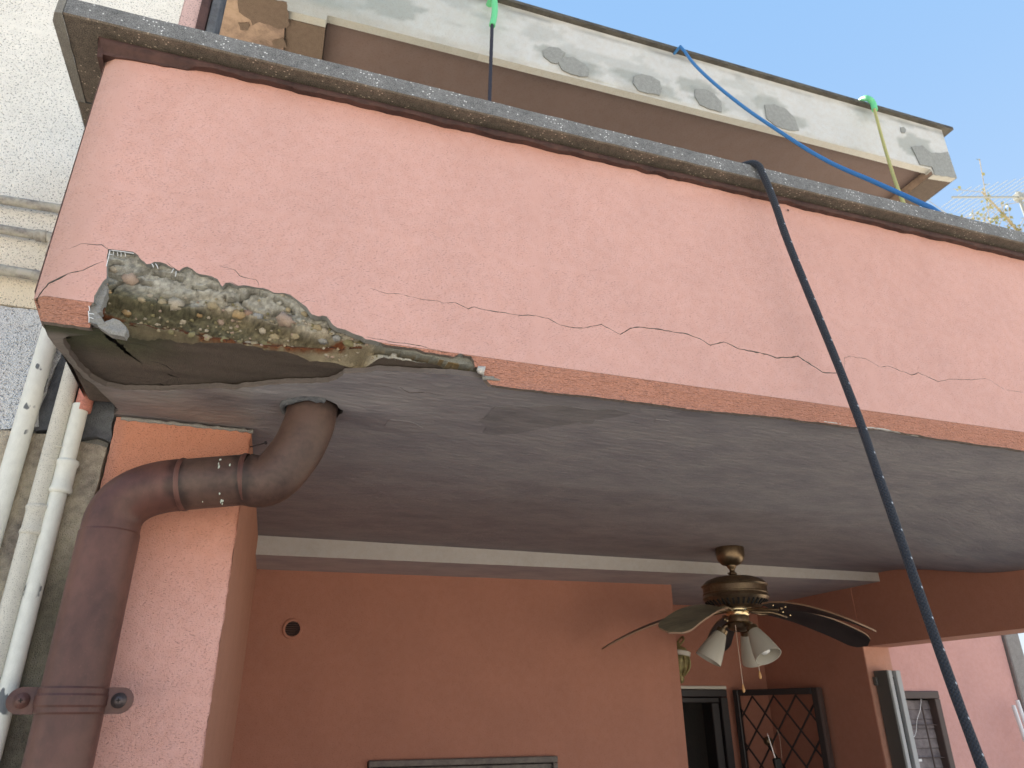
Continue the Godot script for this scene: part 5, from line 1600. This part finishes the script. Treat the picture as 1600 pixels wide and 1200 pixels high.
	lathe(mb, PackedVector2Array([Vector2(0.048, 0.034), Vector2(0.056, 0.036), Vector2(0.060, 0.056), Vector2(0.056, 0.060), Vector2(0.048, 0.058)]), 24, Transform3D(Basis(Vector3.BACK, -0.15), lc))
	part(l, "collar", mb, M.ivory, "white collar ring")
	mb = MB.new()
	lathe(mb, PackedVector2Array([Vector2(0.05, 0.058), Vector2(0.040, 0.075), Vector2(0.015, 0.085), Vector2(0.008, 0.105), Vector2(0.0001, 0.11)]), 18, Transform3D(Basis(), lc), 0.2)
	part(l, "cap", mb, M.lantern_gold)
	mb = MB.new()
	tube(mb, smooth_path(PackedVector3Array([lc + Vector3(0.01, 0.09, 0), lc + Vector3(0.05, 0.12, -0.02), lc + Vector3(0.07, 0.14, -0.07), lc + Vector3(0.06, 0.10, -0.135)]), 0.01), func(_l): return 0.006, 8)
	part(l, "arm", mb, M.lantern_gold)


func build_fan() -> void:
	var c := Vector3(1.855, SOF, -1.36)
	c.y = soffit_p(Vector2(c.x, c.z)).y
	var t := thing("ceiling_fan", "antique brass ceiling fan with five drooping blades and frosted lamps", "ceiling fan", c)
	var mb := MB.new()
	lathe(mb, PackedVector2Array([Vector2(0.058, 0.0), Vector2(0.060, -0.006), Vector2(0.059, -0.034), Vector2(0.055, -0.050), Vector2(0.040, -0.068), Vector2(0.024, -0.074), Vector2(0.0001, -0.075)]), 40, Transform3D(), 0.5)
	part(t, "canopy", mb, M.brass)
	mb = MB.new()
	lathe(mb, PackedVector2Array([Vector2(0.020, -0.072), Vector2(0.018, -0.083), Vector2(0.011, -0.09), Vector2(0.011, -0.10), Vector2(0.016, -0.104), Vector2(0.016, -0.110), Vector2(0.012, -0.114), Vector2(0.012, -0.128)]), 20)
	tube(mb, PackedVector3Array([Vector3(-0.022, -0.107, 0.0), Vector3(0.02, -0.107, 0.0)]), func(_l): return 0.004, 8)
	part(t, "downrod", mb, M.brass)
	mb = MB.new()
	lathe(mb, PackedVector2Array([Vector2(0.0001, -0.120), Vector2(0.05, -0.121), Vector2(0.088, -0.127), Vector2(0.116, -0.139), Vector2(0.132, -0.154), Vector2(0.135, -0.158), Vector2(0.133, -0.161), Vector2(0.129, -0.164), Vector2(0.129, -0.186), Vector2(0.132, -0.189), Vector2(0.132, -0.192), Vector2(0.129, -0.195), Vector2(0.131, -0.199), Vector2(0.134, -0.208), Vector2(0.130, -0.214), Vector2(0.098, -0.243), Vector2(0.070, -0.251), Vector2(0.050, -0.252)]), 64, Transform3D(), 0.75)
	var mot := part(t, "motor_housing", mb, M.brass)
	for k in 36:
		var w := TAU * k / 36.0
		mb = MB.new()
		var dd := Vector3(cos(w), 0, sin(w))
		var sl := Vector3(dd.x * 0.029, 0.029 * 0.92, dd.z * 0.029).normalized()
		var mid := dd * 0.1145 + Vector3(0, -0.2302, 0)
		bar(mb, mid - sl * 0.0145, mid + sl * 0.0145, 0.0075, 0.004, (dd + Vector3.DOWN).normalized())
		part(mot, "vent_slot", mb, M.slot_black)
	mb = MB.new()
	lathe(mb, PackedVector2Array([Vector2(0.060, -0.250), Vector2(0.062, -0.256), Vector2(0.058, -0.262), Vector2(0.046, -0.264), Vector2(0.046, -0.276), Vector2(0.044, -0.278)]), 40)
	part(t, "flywheel", mb, M.bright_brass)
	mb = MB.new()
	lathe(mb, PackedVector2Array([Vector2(0.040, -0.276), Vector2(0.043, -0.280), Vector2(0.042, -0.300), Vector2(0.052, -0.304), Vector2(0.054, -0.309), Vector2(0.050, -0.314), Vector2(0.048, -0.322), Vector2(0.040, -0.332), Vector2(0.022, -0.338), Vector2(0.0001, -0.339)]), 40, Transform3D(), 0.6)
	part(t, "light_kit", mb, M.brass)
	# blades
	var first: MeshInstance3D = null
	var iron: MeshInstance3D = null
	for k in 5:
		var rot := Transform3D(Basis(Vector3.UP, deg_to_rad(67.0 + 72.0 * k)), Vector3.ZERO)
		if k == 0:
			mb = MB.new()
			var pitch := deg_to_rad(14.0)
			var place := func(s: float, q: float, up: float) -> Vector3:
				# s along 0..1, q across -1..1
				var x := lerpf(0.155, 0.585, s)
				var hw := lerpf(0.045, 0.066, ss(0.0, 0.6, s))
				hw *= sqrt(maxf(0.0, 1.0 - pow(maxf(0.0, (s - 0.84) / 0.16), 2.4)))
				hw *= lerpf(0.72, 1.0, ss(-0.02, 0.16, s))
				var y := -0.258 - 0.125 * pow(maxf(x - 0.155, 0.0) / 0.43, 1.7) + up
				return Vector3(x, y + q * hw * sin(pitch), q * hw * cos(pitch))
			var ns := 26
			for i in ns:
				for j in 6:
					var s0 := float(i) / ns
					var s1 := float(i + 1) / ns
					var q0 := -1.0 + j / 3.0
					var q1 := q0 + 1.0 / 3.0
					for e in [[0.003, 1.0], [-0.003, -1.0]]:
						var a: Vector3 = place.call(s0, q0, e[0])
						var b: Vector3 = place.call(s0, q1, e[0])
						var d: Vector3 = place.call(s1, q1, e[0])
						var f: Vector3 = place.call(s1, q0, e[0])
						mb.quad(a, b, d, f)
			first = part(t, "blade", mb, M.blade_wood)
			mb = MB.new()
			for i in ns:
				for q in [-1.0, 1.0]:
					mb.quad(place.call(float(i) / ns, q, 0.003), place.call(float(i + 1) / ns, q, 0.003), place.call(float(i + 1) / ns, q, -0.003), place.call(float(i) / ns, q, -0.003))
			var rim := part(first, "blade_rim", mb, M.blade_edge)
			for sp in [[0.10, -0.4], [0.10, 0.4], [0.2, 0.0]]:
				mb = MB.new()
				var at: Vector3 = place.call(sp[0], sp[1], -0.0055)
				lathe(mb, PackedVector2Array([Vector2(0.0045, 0.003), Vector2(0.004, 0.0), Vector2(0.0001, -0.001)]), 10, Transform3D(Basis(), at))
				part(first, "screw", mb, M.bright_brass)
			mb = MB.new()
			for w in [-1.0, 1.0]:
				tube(mb, smooth_path(PackedVector3Array([Vector3(0.052, -0.258, 0.004 * w), Vector3(0.09, -0.262, 0.012 * w), Vector3(0.13, -0.264, 0.030 * w), Vector3(0.175, -0.266 + 0.006 * -w, 0.026 * w), Vector3(0.215, -0.274 - 0.004 * w, 0.010 * w)]), 0.01), func(l): return 0.0055, 8)
			box(mb, Vector3(0.07, 0.006, 0.022), Transform3D(Basis(), Vector3(0.085, -0.260, 0)), 0.002)
			iron = part(t, "blade_iron", mb, M.brass)
			first.transform = rot
			iron.transform = rot
		else:
			var bl: MeshInstance3D = first.duplicate()
			t.add_child(bl, true)
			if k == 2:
				bl.material_override = M.blade_lit
				bl.set_meta("label", "blade with outdoor reflection painted in as paler olive")
			bl.transform = rot
			again(iron, t, rot)
	# three lamps on short arms
	var heads := [157.0, 37.0, -83.0]
	for k in 3:
		var w := deg_to_rad(heads[k])
		var dd := Vector3(cos(w), 0, -sin(w))
		var ax := (dd * 0.62 + Vector3.DOWN).normalized()
		var root := dd * 0.040 + Vector3(0, -0.318, 0)
		mb = MB.new()
		tube(mb, smooth_path(PackedVector3Array([root - dd * 0.01, root + dd * 0.014 + Vector3(0, 0.002, 0), root + dd * 0.022 + ax * 0.014]), 0.006), func(_l): return 0.009, 10)
		var y := -ax
		var x := y.cross(Vector3.FORWARD).normalized()
		var fr := Transform3D(Basis(x, y, x.cross(y)), root + dd * 0.022 + ax * 0.012)
		lathe(mb, PackedVector2Array([Vector2(0.012, 0.004), Vector2(0.023, 0.0), Vector2(0.024, -0.016), Vector2(0.020, -0.018)]), 20, fr)
		part(t, "lamp_arm", mb, M.brass if k != 0 else M.brass)
		mb = MB.new()
		lathe(mb, PackedVector2Array([Vector2(0.021, -0.014), Vector2(0.027, -0.026), Vector2(0.040, -0.070), Vector2(0.049, -0.110), Vector2(0.053, -0.135), Vector2(0.050, -0.135), Vector2(0.046, -0.110), Vector2(0.037, -0.070), Vector2(0.024, -0.026), Vector2(0.019, -0.016)]), 36, fr, 0.5)
		part(t, "lamp_shade", mb, M.frosted)
		mb = MB.new()
		lathe(mb, PackedVector2Array([Vector2(0.013, -0.02), Vector2(0.014, -0.05), Vector2(0.020, -0.062), Vector2(0.021, -0.105), Vector2(0.017, -0.116), Vector2(0.0001, -0.119)]), 20, fr, 0.4)
		part(t, "bulb", mb, M.bulb_white)
	# pull chains
	for q in [[Vector3(1.8053, 2.1153, -1.3), Vector3(1.7949, 1.9787, -1.3), 0], [Vector3(1.8599, 2.1384, -1.28), Vector3(1.8639, 2.0263, -1.28), 1]]:
		mb = MB.new()
		var a: Vector3 = q[0] - c
		var b: Vector3 = q[1] - c
		a = Vector3(b.x, -0.32, b.z)
		tube(mb, PackedVector3Array([a, b]), func(_l): return 0.0012, 6)
		var ch := part(t, "pull_chain", mb, M.cord)
		mb = MB.new()
		lathe(mb, PackedVector2Array([Vector2(0.0001, 0.024), Vector2(0.003, 0.020), Vector2(0.0055, 0.006), Vector2(0.006, 0.0), Vector2(0.004, -0.006), Vector2(0.0001, -0.008)]), 14, Transform3D(Basis(), b), 0.2)
		part(ch, "pull_knob", mb, M.wood_pull)


# ---------- the right-hand side, seen under the beam
func build_right_side() -> void:
	var z := -1.95
	var t := thing("pink_side_house", "pale pink wall beyond the porch with a shuttered grey window", "wall")
	var wx0 := 3.152
	var wx1 := 3.428
	var wy := 1.998
	wall_sheet(t, "plaster", M.far_pink, Vector3(3.10, 0, z), Vector3(3.985, 0, z), 0.0, 3.3, Vector3.BACK, [rect(0.03, 0.9, wx1 - 3.10, wy)])
	var mb := MB.new()
	span(mb, Vector3(3.11, 2.06, -2.6), Vector3(3.97, 3.3, z - 0.06))
	span(mb, Vector3(wx1 + 0.05, 0, -2.6), Vector3(3.97, 2.06, z - 0.06))
	span(mb, Vector3(3.11, 0, -2.6), Vector3(wx1 + 0.05, 2.06, -2.2))
	part(t, "masonry", mb, M.mortar)
	mb = MB.new()
	span(mb, Vector3(3.128, wy - 0.036, z - 0.05), Vector3(wx1, wy, z + 0.012), 0.003)
	span(mb, Vector3(wx1 - 0.036, 0.9, z - 0.05), Vector3(wx1, wy - 0.037, z + 0.012), 0.003)
	var win := part(t, "window", mb, M.brown_frame, "narrow window in a dark brown frame")
	for k in 24:
		mb = MB.new()
		box(mb, Vector3(wx1 - 0.036 - 3.13, 0.0445, 0.006), Transform3D(Basis(Vector3.RIGHT, -0.10), Vector3((3.13 + wx1 - 0.036) * 0.5, wy - 0.066 - k * 0.045, z - 0.035)), 0.002)
		part(win, "shutter_slat", mb, M.slat_grey)
	for x in [3.215, 3.315]:
		mb = MB.new()
		tube(mb, PackedVector3Array([Vector3(x, wy - 0.03, z - 0.008), Vector3(x, 0.92, z - 0.008)]), func(_l): return 0.0042, 8)
		part(win, "grille_bar", mb, M.brown_frame)
	for y in [0.16, 0.31]:
		mb = MB.new()
		tube(mb, PackedVector3Array([Vector3(3.13, wy - y, z - 0.010), Vector3(wx1 - 0.03, wy - y, z - 0.010)]), func(_l): return 0.003, 6)
		part(win, "grille_bar", mb, M.brown_frame)
	mb = MB.new()
	span(mb, Vector3(3.19, 1.672, z - 0.02), Vector3(3.245, 1.684, z - 0.012))
	part(win, "white_tag", mb, M.white_plastic)
	mb = MB.new()
	var wp := PackedVector3Array([Vector3(3.309, 1.9665, -1.945), Vector3(3.2882, 1.912, -1.945), Vector3(3.252, 1.8613, -1.945), Vector3(3.2261, 1.8026, -1.945), Vector3(3.1939, 1.7768, -1.945), Vector3(3.1729, 1.7887, -1.945), Vector3(3.1594, 1.8122, -1.945)])
	tube(mb, smooth_path(wp, 0.008), func(_l): return 0.0014, 6)
	part(win, "loose_wire", mb, M.thread)

	t = thing("metal_channel", "dark grey metal channel standing upright against the wall end", "metal post")
	mb = MB.new()
	span(mb, Vector3(2.957, 0, -1.862), Vector3(2.968, 2.088, -1.775), 0.002)
	part(t, "side_plate", mb, M.dark_grey_metal)
	mb = MB.new()
	span(mb, Vector3(2.969, 0, -1.800), Vector3(2.990, 2.087, -1.776), 0.002)
	span(mb, Vector3(3.015, 0, -1.800), Vector3(3.043, 2.087, -1.776), 0.002)
	span(mb, Vector3(2.969, 2.06, -1.862), Vector3(3.043, 2.0865, -1.801), 0.002)
	part(t, "front_flange", mb, M.light_grey_metal)
	mb = MB.new()
	span(mb, Vector3(2.969, 0, -1.864), Vector3(3.043, 2.059, -1.812))
	part(t, "channel_back", mb, M.black_plastic)  # the groove's shade is put into this near-black back
	mb = MB.new()
	span(mb, Vector3(2.944, 2.02, -1.864), Vector3(2.956, 2.06, -1.84), 0.003)
	part(t, "clip", mb, M.dark_grey_metal)

	mb = MB.new()
	span(mb, Vector3(3.992, 0, -2.3), Vector3(4.10, 3.4, -1.93), 0.006)
	tag(part(self, "grey_post", mb, M.post_grey), "plain grey concrete post at the end of the pink wall", "post")
	var k := 0
	for q in [[Vector3(3.8286, 1.9271, -1.86), "shorter white plastic tube leaning by the pink wall"], [Vector3(3.8898, 1.9522, -1.88), "taller white plastic tube leaning by the grey post"]]:
		mb = MB.new()
		var p: Vector3 = q[0]
		tube(mb, PackedVector3Array([p, Vector3(p.x + 0.02, 0.0, p.z + 0.16)]), func(_l): return 0.0105, 12)
		tag(part(self, "plastic_tube", mb, M.white_plastic), q[1], "tube", "white plastic tubes by the pink wall")
		k += 1


func build_ropes() -> void:
	# thick braided rope over the coping
	var r := 0.0092
	var mb := MB.new()
	var pts := PackedVector3Array([Vector3(1.045, 3.2525, -0.16), Vector3(1.065, 3.2525, -0.06), Vector3(1.082, 3.254, 0.0), Vector3(1.098, 3.252, 0.033), Vector3(1.112, 3.236, 0.055), Vector3(1.121, 3.20, 0.060), Vector3(1.134, 3.10, 0.068), Vector3(1.148, 2.95, 0.078)])
	pts.append_array(PackedVector3Array([Vector3(1.1934, 2.5604, 0.115), Vector3(1.1955, 2.3135, 0.15), Vector3(1.1955, 1.9961, 0.195), Vector3(1.1952, 1.8121, 0.225), Vector3(1.1913, 1.5751, 0.27)]))
	var curve := smooth_path(pts, 0.008)
	var endp := curve[curve.size() - 1]
	curve.append(endp + Vector3(0.09, -0.6, 0.05))
	curve.append(Vector3(endp.x + 0.16, 0.012, endp.z + 0.1))
	curve.append(Vector3(endp.x + 0.5, 0.012, endp.z + 0.3))
	tube(mb, curve, func(l): return r * (1.0 + 0.05 * fbm.get_noise_1d(l * 70.0)), 20, true, 1.0 / (TAU * r))
	tag(part(self, "braided_rope", mb, M.rope), "thick dark navy braided rope with white flecks over the coping", "rope")

	# thin black rope in a green hose
	var cz := -1.65 + 0.072
	var t := thing("green_sleeved_cord", "thin black cord hanging from a green hose on upper balcony", "rope")
	var top := Vector3(0.8614, 5.7902, -1.575)
	mb = MB.new()
	tube(mb, smooth_path(PackedVector3Array([top + Vector3(-0.01, 0.028, -0.14), top + Vector3(-0.004, 0.034, -0.03), top + Vector3(0, 0.015, 0.004), Vector3(0.8687, 5.6801, -1.572), Vector3(0.8535, 5.5567, -1.572)]), 0.015), func(_l): return 0.0185, 14)
	part(t, "green_hose", mb, M.green_hose, "green hose sleeve")
	mb = MB.new()
	tube(mb, PackedVector3Array([Vector3(0.8534, 5.5778, -1.572), Vector3(0.82, 4.9117, -1.5), Vector3(0.8005, 4.522, -1.45)]), func(_l): return 0.010, 10)
	part(t, "cord", mb, M.thin_black)

	# blue rope
	mb = MB.new()
	var b0 := Vector3(2.1466, 5.8391, -1.58)
	tube(mb, smooth_path(PackedVector3Array([b0 + Vector3(-0.03, 0.01, -0.16), b0 + Vector3(-0.01, 0.026, -0.03), b0, Vector3(2.1262, 5.4816, -1.42), Vector3(2.1692, 5.0197, -1.2), Vector3(2.2309, 4.6055, -0.98), Vector3(2.2267, 4.2341, -0.75), Vector3(2.1383, 3.8383, -0.45), Vector3(2.0831, 3.572, -0.25), Vector3(2.0174, 3.4558, -0.16), Vector3(2.0438, 3.4145, -0.15)]), 0.02), func(_l): return 0.0095, 12, true, 1.0 / (TAU * 0.0095))
	tag(part(self, "blue_rope", mb, M.blue_rope), "bright blue rope slung from the upper balcony to the coping", "rope")

	# yellow rope in a green hose
	t = thing("yellow_rope", "thin yellow rope with green hose tied over upper balcony edge", "rope")
	mb = MB.new()
	tube(mb, smooth_path(PackedVector3Array([Vector3(3.6857, 5.9523, -1.7), Vector3(3.664, 5.9233, -1.62), Vector3(3.6611, 5.8771, -1.58), Vector3(3.6812, 5.842, -1.575), Vector3(3.6766, 5.7714, -1.572)]), 0.015), func(_l): return 0.020, 14)
	part(t, "green_hose", mb, M.green_hose, "green hose sleeve")
	mb = MB.new()
	tube(mb, smooth_path(PackedVector3Array([Vector3(3.674, 5.7826, -1.572), Vector3(3.4498, 5.3003, -1.4), Vector3(3.1979, 4.8192, -1.2), Vector3(2.9504, 4.4317, -1), Vector3(2.8323, 4.2432, -0.9), Vector3(2.7692, 4.0856, -0.85)]), 0.02), func(_l): return 0.0095, 12, true, 1.0 / (TAU * 0.0095))
	part(t, "rope", mb, M.yellow_rope)


# ---------- beyond: aerial and tree
func build_far() -> void:
	var t := thing("aerial", "rooftop television aerial with many thin rods against the sky", "aerial")
	var z := -8.0
	var a := Vector3(12.3357, 11.4507, -7.2)
	var b := Vector3(15.6927, 12.8885, -8)
	var mb := MB.new()
	tube(mb, PackedVector3Array([a, b]), func(_l): return 0.022, 10)
	part(t, "boom", mb, M.antenna_metal)
	var along_ := (b - a).normalized()
	var across := Vector3(0.55, 0.25, 0.80)
	across = (across - along_ * across.dot(along_)).normalized()
	for k in 11:
		mb = MB.new()
		var s := 0.05 + 0.9 * k / 10.0
		var c := a.lerp(b, s)
		var h := 0.30 + 0.62 * s
		tube(mb, PackedVector3Array([c - across * h, c + across * h]), func(_l): return 0.0055, 6)
		part(t, "rod", mb, M.antenna_metal)
	mb = MB.new()
	tube(mb, PackedVector3Array([b + Vector3(0.0, 0.15, 0), Vector3(b.x, 5.0, b.z), Vector3(b.x, 0.0, b.z)]), func(_l): return 0.035, 10)
	span(mb, b - Vector3(0.09, 0.09, 0.09), b + Vector3(0.09, 0.09, 0.09), 0.02)
	part(t, "mast", mb, M.antenna_metal)

	t = thing("bare_tree", "nearly bare tree with pale yellowish leaves behind the aerial", "tree")
	var base := Vector3(22.0, 0, -11.8)
	var r2 := RandomNumberGenerator.new()
	r2.seed = 21
	mb = MB.new()
	var twigs := MB.new()
	var leaves := MB.new()
	tube(mb, PackedVector3Array([base, base + Vector3(0.1, 6.0, 0), base + Vector3(-0.1, 13.0, 0.1)]), func(l): return lerpf(0.32, 0.16, clampf(l / 10.0, 0.0, 1.0)), 12)
	for k in 52:
		var from := base + Vector3(-0.05, lerpf(9.5, 13.0, r2.randf()), 0.05)
		var w := r2.randf() * TAU
		var reach := r2.randf_range(0.6, 2.6)
		var tip := from + Vector3(cos(w) * reach, r2.randf_range(2.2, 4.6), sin(w) * reach)
		var mid := from.lerp(tip, 0.5) + Vector3(r2.randf_range(-0.4, 0.4), 0.3, r2.randf_range(-0.4, 0.4))
		tube(mb, smooth_path(PackedVector3Array([from, mid, tip]), 0.4), func(l): return lerpf(0.075, 0.014, clampf(l / 6.5, 0.0, 1.0)), 6)
		for j in 14:
			var p := mid.lerp(tip, r2.randf() * 1.0)
			var q := p + Vector3(r2.randf_range(-0.9, 0.9), r2.randf_range(-0.2, 1.0), r2.randf_range(-0.9, 0.9))
			tube(twigs, PackedVector3Array([p, q]), func(_l): return 0.010, 4, false)
			for i in 5:
				var lp := p.lerp(q, r2.randf()) + Vector3(r2.randf_range(-0.1, 0.1), r2.randf_range(-0.1, 0.1), r2.randf_range(-0.1, 0.1))
				var ux := Vector3(r2.randf_range(-1, 1), r2.randf_range(-1, 1), r2.randf_range(-1, 1)).normalized() * 0.075
				var uy := ux.cross(Vector3(r2.randf_range(-1, 1), 1, r2.randf_range(-1, 1))).normalized() * 0.05
				var g := r2.randf_range(0.7, 1.3)
				leaves.quad(lp - ux, lp - uy, lp + ux, lp + uy, Color(g, g, g))
	part(t, "trunk", mb, M.bark)
	part(t, "twigs", twigs, M.bark).set_meta("kind", "stuff")
	part(t, "crown", leaves, M.leaf).set_meta("kind", "stuff")
